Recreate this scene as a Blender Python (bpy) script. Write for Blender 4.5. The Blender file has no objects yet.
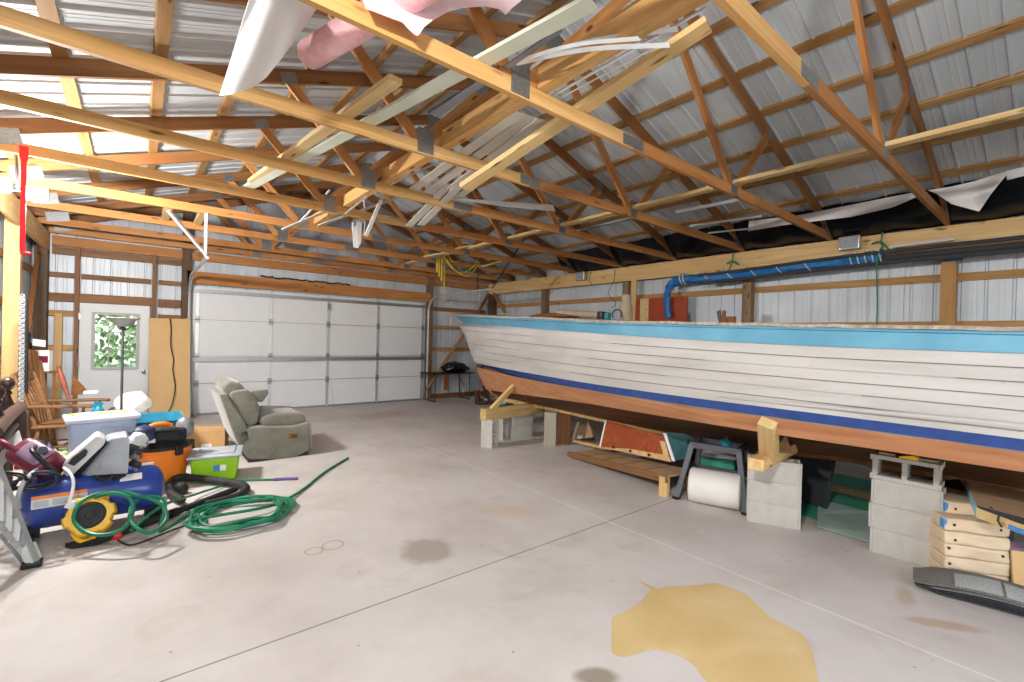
import bpy, bmesh, math, random
from mathutils import Vector, Matrix, Quaternion, noise
from math import sin, cos, pi, radians, hypot, sqrt, atan2
random.seed(7)
C = bpy.context.scene.collection
V = Vector

# ------------------------------------------------------------------ camera
FPX = 460.5; YAW, PITCH, ROLL = radians(39.12), radians(-0.243), radians(1.4626); EYE = V((0, 0, 1.6))
_F = V((sin(YAW) * cos(PITCH), cos(YAW) * cos(PITCH), sin(PITCH)))
_R = V((cos(YAW), -sin(YAW), 0)); _U = _R.cross(_F)
_R2 = _R * cos(ROLL) + _U * sin(ROLL); _U2 = -_R * sin(ROLL) + _U * cos(ROLL)
cam = bpy.data.objects.new('camera', bpy.data.cameras.new('camera')); C.objects.link(cam)
cam.data.sensor_width = 36; cam.data.lens = FPX / 1024 * 36; cam.data.clip_start = 0.05; cam.data.clip_end = 200
cam.matrix_world = Matrix(((_R2.x, _U2.x, -_F.x, EYE.x), (_R2.y, _U2.y, -_F.y, EYE.y), (_R2.z, _U2.z, -_F.z, EYE.z), (0, 0, 0, 1)))
bpy.context.scene.camera = cam

def ray(u, v): return _F + _R2 * ((u - 512) / FPX) - _U2 * ((v - 341) / FPX)
def at(u, v, X=None, Y=None, Z=None):
    """survey point: where the sight line through a pixel of the photograph meets the plane X, Y or Z = const"""
    d = ray(u, v); a, val = (0, X) if X is not None else (1, Y) if Y is not None else (2, Z)
    return EYE + d * ((val - EYE[a]) / d[a])

def deep(u, v, d):
    """survey point on the sight line through a pixel, d metres along the viewing axis"""
    return EYE + ray(u, v) * d

# ------------------------------------------------------------------ materials
def lin(h):
    h = h.lstrip('#'); o = []
    for i in (0, 2, 4):
        c = int(h[i:i + 2], 16) / 255; o.append(c / 12.92 if c <= .04045 else ((c + .055) / 1.055) ** 2.4)
    return (*o, 1)
def newmat(name):
    m = bpy.data.materials.new(name); m.use_nodes = True; nt = m.node_tree
    return m, nt, nt.nodes['Principled BSDF']
def N(nt, t, **kw):
    n = nt.nodes.new(t)
    for k, v in kw.items():
        if k.startswith('i_'): n.inputs[k[2:].replace('_', ' ')].default_value = v
        else: setattr(n, k, v)
    return n
def L(nt, a, b): nt.links.new(a, b)
def ramp(nt, stops):
    r = nt.nodes.new('ShaderNodeValToRGB'); e = r.color_ramp.elements
    while len(e) < len(stops): e.new(.5)
    for el, (p, c) in zip(e, stops): el.position = p; el.color = c if not isinstance(c, str) else lin(c)
    return r
def plain(name, col, rough=.55, metal=0, var=.12, scale=6, bump=0, spec=.4, bscale=60, coat=0):
    m, nt, b = newmat(name)
    tc = N(nt, 'ShaderNodeTexCoord'); n = N(nt, 'ShaderNodeTexNoise', i_Scale=scale, i_Detail=4.0)
    L(nt, tc.outputs['Object'], n.inputs['Vector'])
    c = lin(col); d = tuple(max(0, x * (1 - var)) for x in c[:3]) + (1,); u = tuple(min(1, x * (1 + var)) for x in c[:3]) + (1,)
    r = ramp(nt, [(.3, d), (.7, u)]); L(nt, n.outputs['Fac'], r.inputs['Fac']); L(nt, r.outputs['Color'], b.inputs['Base Color'])
    b.inputs['Roughness'].default_value = rough; b.inputs['Metallic'].default_value = metal
    b.inputs['Specular IOR Level'].default_value = spec
    if coat: b.inputs['Coat Weight'].default_value = coat
    if bump:
        n2 = N(nt, 'ShaderNodeTexNoise', i_Scale=bscale, i_Detail=3.0); L(nt, tc.outputs['Object'], n2.inputs['Vector'])
        bp = N(nt, 'ShaderNodeBump', i_Strength=bump, i_Distance=.01); L(nt, n2.outputs['Fac'], bp.inputs['Height']); L(nt, bp.outputs['Normal'], b.inputs['Normal'])
    return m
def wood(name, c1, c2, c3=None, rough=.6, axis=0, knots=True, dirty=0.0, gs=1.0):
    """grain runs along local axis; each object gets its own offset and tint"""
    m, nt, b = newmat(name)
    tc = N(nt, 'ShaderNodeTexCoord'); oi = N(nt, 'ShaderNodeObjectInfo')
    mul = N(nt, 'ShaderNodeMath', operation='MULTIPLY'); mul.inputs[1].default_value = 37.0; L(nt, oi.outputs['Random'], mul.inputs[0])
    add = N(nt, 'ShaderNodeVectorMath', operation='ADD'); L(nt, tc.outputs['Object'], add.inputs[0]); L(nt, mul.outputs[0], add.inputs[1])
    mp = N(nt, 'ShaderNodeMapping'); s = [22 * gs] * 3; s[axis] = 1.3 * gs; mp.inputs['Scale'].default_value = s; L(nt, add.outputs[0], mp.inputs['Vector'])
    n = N(nt, 'ShaderNodeTexNoise', i_Scale=1.0, i_Detail=5.0, i_Distortion=.6); L(nt, mp.outputs[0], n.inputs['Vector'])
    r = ramp(nt, [(.28, c1), (.72, c2)]); L(nt, n.outputs['Fac'], r.inputs['Fac'])
    out = r.outputs['Color']
    if c3:   # slow patches of a third tone along the board
        mp2 = N(nt, 'ShaderNodeMapping'); s = [3.0] * 3; s[axis] = .55; mp2.inputs['Scale'].default_value = s; L(nt, add.outputs[0], mp2.inputs['Vector'])
        n2 = N(nt, 'ShaderNodeTexNoise', i_Scale=1.0, i_Detail=2.0); L(nt, mp2.outputs[0], n2.inputs['Vector'])
        r2 = ramp(nt, [(.42, (0, 0, 0, 1)), (.66, (1, 1, 1, 1))]); L(nt, n2.outputs['Fac'], r2.inputs['Fac'])
        mx = N(nt, 'ShaderNodeMix', data_type='RGBA'); L(nt, r2.outputs['Color'], mx.inputs[0]); L(nt, out, mx.inputs[6]); mx.inputs[7].default_value = lin(c3); out = mx.outputs[2]
    if knots:
        mp3 = N(nt, 'ShaderNodeMapping'); s = [9.0] * 3; s[axis] = 2.2; mp3.inputs['Scale'].default_value = s; L(nt, add.outputs[0], mp3.inputs['Vector'])
        vo = N(nt, 'ShaderNodeTexVoronoi', i_Scale=1.0); L(nt, mp3.outputs[0], vo.inputs['Vector'])
        r3 = ramp(nt, [(.07, (1, 1, 1, 1)), (.16, (0, 0, 0, 1))]); L(nt, vo.outputs['Distance'], r3.inputs['Fac'])
        mx = N(nt, 'ShaderNodeMix', data_type='RGBA'); L(nt, r3.outputs['Color'], mx.inputs[0]); L(nt, out, mx.inputs[6])
        k = lin(c1); mx.inputs[7].default_value = (k[0] * .35, k[1] * .28, k[2] * .25, 1); out = mx.outputs[2]
    hs = N(nt, 'ShaderNodeHueSaturation'); mr = N(nt, 'ShaderNodeMapRange'); mr.inputs[3].default_value = .86; mr.inputs[4].default_value = 1.1
    L(nt, oi.outputs['Random'], mr.inputs[0]); L(nt, mr.outputs[0], hs.inputs['Value']); L(nt, out, hs.inputs['Color'])
    L(nt, hs.outputs[0], b.inputs['Base Color']); b.inputs['Roughness'].default_value = rough; b.inputs['Specular IOR Level'].default_value = .25
    bp = N(nt, 'ShaderNodeBump', i_Strength=.15, i_Distance=.005); L(nt, n.outputs['Fac'], bp.inputs['Height']); L(nt, bp.outputs['Normal'], b.inputs['Normal'])
    return m

M = {}
M['chord'] = wood('yellow_pine', '#b08448', '#d6b078', '#c29054')
M['chordwarm'] = wood('warm_pine', '#9a6538', '#c69058', '#ae7440')
M['rafter'] = wood('rafter_pine', '#7a5030', '#a07346', '#8a5a32')
M['purlin'] = wood('purlin_pine', '#86603a', '#bd9a68', '#9c7244')
M['header'] = wood('header_pine', '#d2a86c', '#efd09c', '#dbb276')
M['girt'] = wood('girt_pine', '#a07848', '#c59c66', '#ac7e4c')
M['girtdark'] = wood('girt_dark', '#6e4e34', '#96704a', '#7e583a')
M['post'] = wood('weathered_post', '#6e5a44', '#94795a', '#7a6148')
M['postlight'] = wood('light_post', '#c09a5c', '#d2b684', '#c0a06a')
M['postdark'] = wood('dark_post', '#4c3b2e', '#6e5845', '#58442f')
M['boardlight'] = wood('fresh_board', '#c0a068', '#e0c898', '#d0b078')
M['boarddark'] = wood('dark_board', '#7a4820', '#a4662f', '#8d5426')
M['lumber'] = wood('lumber', '#b8925c', '#e0c28e', '#cba66e')
M['oldwood'] = wood('old_wood', '#6a4528', '#8f6238', '#784c28')
M['honey'] = wood('honey_wood', '#6b4a30', '#976f49', '#7f5938', knots=False)
M['redleg'] = wood('red_brown_leg', '#5e3020', '#8a5038', knots=False)
M['hulldark'] = wood('shaded_bottom_wood', '#54392a', '#7d583e', '#654431', axis=1, knots=False, gs=.8)  # darker than the planks above: shade under the chine put into the colour
M['seam'] = plain('plank_seam', '#6f675c', .9)
M['mahog'] = wood('hull_bottom_wood', '#95613f', '#b98a66', '#a57250', axis=1, knots=False, gs=.8)
M['redwood'] = wood('red_stained', '#7c3618', '#a8552c', '#8f4220', knots=False)
M['greywood'] = wood('grey_wood', '#7f786c', '#a79f92', '#8d8476', axis=2)
M['galv'] = plain('galvanised', '#9a9da0', .38, .75, .12, 30)
M['plate'] = plain('gusset_steel', '#8b8c8c', .42, .7, .2, 60)
M['steelwhite'] = plain('white_steel', '#e2e2e0', .4, .0, .03)
M['concrete_block'] = plain('concrete_block', '#b5b1aa', .9, 0, .07, 9, .5, .2, 120)
M['black'] = plain('black_plastic', '#1c1d1f', .45, 0, .15)
M['blackmatte'] = plain('black_rubber', '#212223', .7, 0, .15)
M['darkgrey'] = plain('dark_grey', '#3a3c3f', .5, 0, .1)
M['grey'] = plain('grey_plastic', '#a7adb4', .45, 0, .05)
M['lightgrey'] = plain('light_grey', '#c9cbcc', .5, 0, .05)
M['white'] = plain('white_plastic', '#e8e8e6', .45, 0, .03)
M['alu'] = plain('aluminium', '#c4c7c8', .35, .6, .06, 20)
M['green'] = plain('lime_plastic', '#8fc020', .4, 0, .05)
M['orange'] = plain('orange_plastic', '#e0781c', .42, 0, .06)
M['blue'] = plain('tank_blue', '#2c4494', .3, .1, .08, 5, coat=.3)
M['tote'] = plain('tote_blue_grey', '#a9b9d2', .4, 0, .05)
M['totelid'] = plain('tote_lid', '#c3cdda', .4, 0, .05)
M['teal'] = plain('teal_plastic', '#16748f', .4, 0, .08)
M['tealdark'] = plain('teal_dark', '#127a8c', .4, 0, .08)
M['hose'] = plain('green_hose', '#12704f', .4, 0, .3, 9)
M['hosefit'] = plain('purple_fitting', '#5a4a80', .45, 0, .1)
M['yellow'] = plain('yellow_plastic', '#e4b31c', .42, 0, .08)
M['maroon'] = plain('maroon_plastic', '#6e1f36', .4, 0, .15)
M['mauve'] = plain('mauve_plastic', '#8a6f88', .4, 0, .15)
M['red'] = plain('red_plastic', '#c8221e', .45, 0, .08)
M['redstrap'] = plain('red_strap', '#d8141e', .6, 0, .05)
M['card'] = plain('cardboard', '#c49a68', .75, 0, .06)
M['cardlight'] = plain('cardboard_pale', '#d2b088', .75, 0, .06)
M['paper'] = plain('white_paper', '#eceae6', .7, 0, .03)
M['kraft'] = plain('kraft_wrap', '#cdb89c', .65, 0, .08, 5, .35, .3, 14)
M['tan'] = plain('tan_wrap', '#b79876', .65, 0, .1, 8, .3, .3, 14)
M['bluetape'] = plain('blue_label', '#3f7fc4', .5, 0, .1)
M['lblue'] = plain('light_blue_label', '#7fc4dc', .5, 0, .1)
M['granule'] = plain('asphalt_granules', '#3d3f42', .95, 0, .5, 160, .5, .2, 300)
M['granulelight'] = plain('asphalt_granules_pale', '#a2a5a4', .95, 0, .3, 160, .5, .2, 300)
M['granulemid'] = plain('asphalt_granules_mid', '#76746f', .95, 0, .4, 160, .5, .2, 300)
M['plywood'] = wood('plywood_sheet', '#c8a060', '#dcb97c', None, axis=2, knots=False, gs=.5)
M['ply2'] = plain('tan_panel', '#c8a470', .65, 0, .05, 3)
M['leather'] = plain('brown_leather', '#4a352c', .4, 0, .2, 8, .2)
M['finial'] = plain('dark_turned_wood', '#33211c', .3, 0, .25, 20, coat=.3)
M['pink'] = plain('pink_fiberglass', '#e8b6ba', .9, 0, .12, 12, .5, .1, 40)
M['pinkpale'] = plain('pink_kraft_facing', '#f0d2d8', .7, 0, .06, 8, .2, .2, 20)
M['pinkink'] = plain('rose_print', '#c8607a', .8, 0, .1)
M['sheet'] = plain('white_poly_sheet', '#e6e4e2', .5, 0, .04, 5, .15, .3, 8)
M['blackpoly'] = plain('black_poly', '#14171d', .25, 0, .3, 5, .5, .5, 8)
M['tarp'] = plain('blue_tarp', '#1f6aa8', .45, 0, .25, 14, .7, .4, 25)
M['ropewhite'] = plain('white_rope', '#cfccc2', .8)
M['ropeyellow'] = plain('yellow_rope', '#cdb53a', .7, 0, .2, 30)
M['ropegreen'] = plain('green_rope', '#2f7a62', .7)
M['cordblack'] = plain('black_cord', '#1a1a1c', .5)
M['cordnavy'] = plain('navy_cord', '#20283c', .45)
M['siding'] = plain('vinyl_siding', '#c9c4b8', .55, 0, .05)
M['mint'] = plain('primed_mint', '#d3d8c4', .6, 0, .05)
M['trimgrey'] = plain('grey_trim', '#8d9092', .5, .3, .1)
M['redply'] = plain('red_brown_panel', '#9a3c22', .6, 0, .15, 6)
M['greentarp'] = plain('green_tarp', '#3f9a7e', .5, 0, .2, 5, .4, .3, 10)
M['greenpale'] = plain('green_pale_tarp', '#a8c0b6', .6, 0, .1, 5, .3, .3, 10)
M['teal_ply'] = plain('blue_green_panel', '#4a7a80', .5, 0, .2, 6)
M['rollwhite'] = plain('white_roll', '#d8d4cd', .6, 0, .04)
M['shirt'] = plain('faded_label', '#c4c270', .6, 0, .5, 30)
M['navytool'] = plain('navy_tool', '#2a3350', .45)
M['tubeboard'] = plain('tube_board', '#a0917c', .75, 0, .12, 10)
M['brass'] = plain('brass', '#b09040', .3, .8)
M['steel'] = plain('steel', '#8e9194', .3, .8, .1)
M['deck'] = plain('worn_deck_edge', '#9c9286', .85, 0, .35, 25, .4)
M['mesh_door'] = plain('door_white', '#d6d8da', .5, 0, .02)
M['chrome'] = plain('chrome', '#a0a0a0', .15, .9, .02)
M['hullblue'] = None
M['stripe'] = plain('navy_stripe', '#24407c', .5, 0, .22, 14, .1)

def mat_sofa():
    m, nt, b = newmat('grey_microfibre'); tc = N(nt, 'ShaderNodeTexCoord')
    n = N(nt, 'ShaderNodeTexNoise', i_Scale=5.0, i_Detail=8.0, i_Distortion=.8, i_Roughness=.7); L(nt, tc.outputs['Object'], n.inputs['Vector'])
    r = ramp(nt, [(.3, '#615f55'), (.7, '#807d70')]); L(nt, n.outputs['Fac'], r.inputs['Fac']); L(nt, r.outputs['Color'], b.inputs['Base Color'])
    b.inputs['Roughness'].default_value = .9; b.inputs['Sheen Weight'].default_value = .4
    n2 = N(nt, 'ShaderNodeTexNoise', i_Scale=220.0); L(nt, tc.outputs['Object'], n2.inputs['Vector'])
    bp = N(nt, 'ShaderNodeBump', i_Strength=.25, i_Distance=.004); L(nt, n2.outputs['Fac'], bp.inputs['Height']); L(nt, bp.outputs['Normal'], b.inputs['Normal'])
    return m
M['sofa'] = mat_sofa()
def mat_metal(name, c1, c2, rough, metal):
    m, nt, b = newmat(name); tc = N(nt, 'ShaderNodeTexCoord')
    n = N(nt, 'ShaderNodeTexNoise', i_Scale=1.6, i_Detail=5.0); L(nt, tc.outputs['Object'], n.inputs['Vector'])
    r = ramp(nt, [(.3, c1), (.7, c2)]); L(nt, n.outputs['Fac'], r.inputs['Fac']); L(nt, r.outputs['Color'], b.inputs['Base Color'])
    b.inputs['Roughness'].default_value = rough; b.inputs['Metallic'].default_value = metal
    return m
M['roofmetal'] = mat_metal('roof_steel', '#bac0c3', '#c9cdd0', .5, .12)
M['wallmetal'] = mat_metal('wall_steel', '#b9c0c8', '#ccd2d8', .45, .12)
M['alu_strip'] = mat_metal('bright_strip', '#d0d4d6', '#e4e6e8', .3, .5)

def mat_emit(name, col, s):
    m, nt, b = newmat(name); b.inputs['Emission Color'].default_value = lin(col); b.inputs['Emission Strength'].default_value = s
    b.inputs['Base Color'].default_value = lin(col); return m
M['lampglow'] = mat_emit('lit_lamp_lens', '#fff4e4', 60)

def mat_floor():
    m, nt, b = newmat('concrete_floor'); tc = N(nt, 'ShaderNodeTexCoord'); P = tc.outputs['Object']
    n = N(nt, 'ShaderNodeTexNoise', i_Scale=1.1, i_Detail=8.0, i_Roughness=.62); L(nt, P, n.inputs['Vector'])
    r = ramp(nt, [(.28, '#b2aaa5'), (.5, '#c1bab5'), (.72, '#cbc5c1')]); L(nt, n.outputs['Fac'], r.inputs['Fac']); col = r.outputs['Color']
    def mix(fac, base, c, bt='MIX'):
        mx = N(nt, 'ShaderNodeMix', data_type='RGBA', blend_type=bt); L(nt, fac, mx.inputs[0]); L(nt, base, mx.inputs[6]); mx.inputs[7].default_value = lin(c); return mx.outputs[2]
    # brown scuffs and dark specks
    n2 = N(nt, 'ShaderNodeTexNoise', i_Scale=2.6, i_Detail=7.0, i_Distortion=.8); L(nt, P, n2.inputs['Vector'])
    r2 = ramp(nt, [(.58, (0, 0, 0, 1)), (.78, (.5, .5, .5, 1))]); L(nt, n2.outputs['Fac'], r2.inputs['Fac']); col = mix(r2.outputs['Color'], col, '#a8998a')
    v = N(nt, 'ShaderNodeTexVoronoi', i_Scale=5.5); L(nt, P, v.inputs['Vector'])
    r3 = ramp(nt, [(.025, (.75, .75, .75, 1)), (.05, (0, 0, 0, 1))]); L(nt, v.outputs['Distance'], r3.inputs['Fac']); col = mix(r3.outputs['Color'], col, '#5c534a')
    # worn stains: (centre x, y, half sizes, rotation, colour, strength)
    nd = N(nt, 'ShaderNodeTexNoise', i_Scale=5.0, i_Detail=4.0); L(nt, P, nd.inputs['Vector'])
    def stain(c, sx, sy, rot, hx, strength, soft=.3):
        nonlocal col
        mp = N(nt, 'ShaderNodeMapping', vector_type='TEXTURE'); mp.inputs['Location'].default_value = (c[0], c[1], 0); mp.inputs['Rotation'].default_value = (0, 0, rot); mp.inputs['Scale'].default_value = (sx, sy, 1)
        L(nt, P, mp.inputs['Vector']); ln = N(nt, 'ShaderNodeVectorMath', operation='LENGTH'); L(nt, mp.outputs[0], ln.inputs[0])
        a = N(nt, 'ShaderNodeMath', operation='MULTIPLY_ADD'); L(nt, nd.outputs['Fac'], a.inputs[0]); a.inputs[1].default_value = 1.1; L(nt, ln.outputs['Value'], a.inputs[2])
        rr = ramp(nt, [(0, (strength,) * 3 + (1,)), (1, (0, 0, 0, 1))]); mr = N(nt, 'ShaderNodeMapRange'); mr.inputs[1].default_value = 1.5 - soft; mr.inputs[2].default_value = 1.5 + soft
        L(nt, a.outputs[0], mr.inputs[0]); L(nt, mr.outputs[0], rr.inputs['Fac']); col = mix(rr.outputs['Color'], col, hx)
    p = at(428, 550, Z=0); stain(p, .2, .2, .6, '#9c9389', .9, .22)
    p = at(510, 511, Z=0); stain(p, .24, .13, -.6, '#c0a98f', .6, .4)
    p = at(597, 676, Z=0); stain(p, .1, .06, -.6, '#8a7d6e', .9, .3)
    p = at(940, 624, Z=0); stain(p, .2, .05, -.9, '#b09a82', .8, .3)
    p = at(905, 596, Z=0); stain(p, .16, .05, .2, '#b09a82', .7, .4)
    p = at(385, 415, Z=0); stain(p, .7, .4, .2, '#a89786', .7, .5)
    p = at(360, 398, Z=0); stain(p, .5, .2, .1, '#94857a', .7, .5)
    p = at(330, 402, Z=0); stain(p, .22, .2, .1, '#8d8178', .8, .4)
    p = at(800, 520, Z=0); stain(p, .5, .12, -.9, '#bfae9c', .6, .5)
    # ring marks left by two tins
    for u, vv, rad in ((333, 545, .075), (314, 551, .06)):
        p = at(u, vv, Z=0); d = N(nt, 'ShaderNodeVectorMath', operation='DISTANCE'); L(nt, P, d.inputs[0]); d.inputs[1].default_value = (p.x, p.y, 0)
        rr = ramp(nt, [(.0, (0, 0, 0, 1)), (rad - .012, (0, 0, 0, 1)), (rad, (.7, .7, .7, 1)), (rad + .012, (0, 0, 0, 1))]); L(nt, d.outputs['Value'], rr.inputs['Fac']); col = mix(rr.outputs['Color'], col, '#8c7c64')
    # saw-cut joint and a chalk line
    def line(a, b_, w, hx, s):
        nonlocal col
        d = (b_ - a).normalized(); nrm = V((-d.y, d.x, 0))
        dt = N(nt, 'ShaderNodeVectorMath', operation='DOT_PRODUCT'); L(nt, P, dt.inputs[0]); dt.inputs[1].default_value = nrm
        sb = N(nt, 'ShaderNodeMath', operation='SUBTRACT'); L(nt, dt.outputs['Value'], sb.inputs[0]); sb.inputs[1].default_value = nrm.dot(a)
        ab = N(nt, 'ShaderNodeMath', operation='ABSOLUTE'); L(nt, sb.outputs[0], ab.inputs[0])
        rr = ramp(nt, [(w * .5, (s,) * 3 + (1,)), (w, (0, 0, 0, 1))]); L(nt, ab.outputs[0], rr.inputs['Fac']); col = mix(rr.outputs['Color'], col, hx)
    line(at(160, 682, Z=0), at(640, 510, Z=0), .006, '#4f4741', .85)
    line(at(612, 523, Z=0), at(998, 681, Z=0), .012, '#e2ded8', .5)
    hs = N(nt, 'ShaderNodeHueSaturation'); hs.inputs['Value'].default_value = 1.0; L(nt, col, hs.inputs['Color'])
    L(nt, hs.outputs[0], b.inputs['Base Color']); b.inputs['Roughness'].default_value = .62; b.inputs['Specular IOR Level'].default_value = .3
    n4 = N(nt, 'ShaderNodeTexNoise', i_Scale=30.0, i_Detail=5.0); L(nt, P, n4.inputs['Vector'])
    bp = N(nt, 'ShaderNodeBump', i_Strength=.08, i_Distance=.01); L(nt, n4.outputs['Fac'], bp.inputs['Height']); L(nt, bp.outputs['Normal'], b.inputs['Normal'])
    return m
M['floor'] = mat_floor()

def mat_hull_white():
    m, nt, b = newmat('hull_white'); tc = N(nt, 'ShaderNodeTexCoord'); P = tc.outputs['Object']
    n = N(nt, 'ShaderNodeTexNoise', i_Scale=3.0, i_Detail=7.0); mp = N(nt, 'ShaderNodeMapping'); mp.inputs['Scale'].default_value = (1, .35, 2); L(nt, P, mp.inputs['Vector']); L(nt, mp.outputs[0], n.inputs['Vector'])
    r = ramp(nt, [(.3, '#a6a39f'), (.6, '#b8b5b2')]); L(nt, n.outputs['Fac'], r.inputs['Fac']); col = r.outputs['Color']
    n2 = N(nt, 'ShaderNodeTexNoise', i_Scale=22.0, i_Detail=4.0); L(nt, P, n2.inputs['Vector'])
    r2 = ramp(nt, [(.70, (0, 0, 0, 1)), (.74, (.7, .7, .7, 1))]); L(nt, n2.outputs['Fac'], r2.inputs['Fac'])
    mx = N(nt, 'ShaderNodeMix', data_type='RGBA'); L(nt, r2.outputs['Color'], mx.inputs[0]); L(nt, col, mx.inputs[6]); mx.inputs[7].default_value = lin('#a99d8d'); L(nt, mx.outputs[2], b.inputs['Base Color'])
    b.inputs['Roughness'].default_value = .6; return m
M['hullwhite'] = mat_hull_white()
def mat_sheer():
    m, nt, b = newmat('sheer_blue'); tc = N(nt, 'ShaderNodeTexCoord'); P = tc.outputs['Object']
    n = N(nt, 'ShaderNodeTexNoise', i_Scale=3.0, i_Detail=5.0); L(nt, P, n.inputs['Vector']); r = ramp(nt, [(.3, '#4e8aa6'), (.7, '#5f9cb5')]); L(nt, n.outputs['Fac'], r.inputs['Fac'])
    n2 = N(nt, 'ShaderNodeTexNoise', i_Scale=4.5, i_Detail=3.0); L(nt, P, n2.inputs['Vector']); r2 = ramp(nt, [(.715, (0, 0, 0, 1)), (.725, (1, 1, 1, 1))]); L(nt, n2.outputs['Fac'], r2.inputs['Fac'])
    mx = N(nt, 'ShaderNodeMix', data_type='RGBA'); L(nt, r2.outputs['Color'], mx.inputs[0]); L(nt, r.outputs['Color'], mx.inputs[6]); mx.inputs[7].default_value = lin('#d8d4cc'); L(nt, mx.outputs[2], b.inputs['Base Color'])
    b.inputs['Roughness'].default_value = .5; return m
M['hullblue'] = mat_sheer()
def mat_glass():
    m, nt, b = newmat('window_glass'); b.inputs['Base Color'].default_value = (.95, .97, .97, 1); b.inputs['Roughness'].default_value = .03
    b.inputs['Transmission Weight'].default_value = 1.0; b.inputs['IOR'].default_value = 1.05; return m
M['glass'] = mat_glass()
def mat_shade():
    m, nt, b = newmat('frosted_glass'); b.inputs['Base Color'].default_value = lin('#9a9b98'); b.inputs['Roughness'].default_value = .4
    return m
M['frost'] = mat_shade()
def mat_leaf():
    m, nt, b = newmat('leaves'); tc = N(nt, 'ShaderNodeTexCoord'); n = N(nt, 'ShaderNodeTexNoise', i_Scale=5.0, i_Detail=3.0); L(nt, tc.outputs['Object'], n.inputs['Vector'])
    r = ramp(nt, [(.35, '#6c8a44'), (.65, '#c9dfa0')]); L(nt, n.outputs['Fac'], r.inputs['Fac']); L(nt, r.outputs['Color'], b.inputs['Base Color']); b.inputs['Roughness'].default_value = .6; return m
M['leaf'] = mat_leaf()
M['grass'] = plain('lawn', '#7f9a5a', .9, 0, .3, 3)

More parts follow.
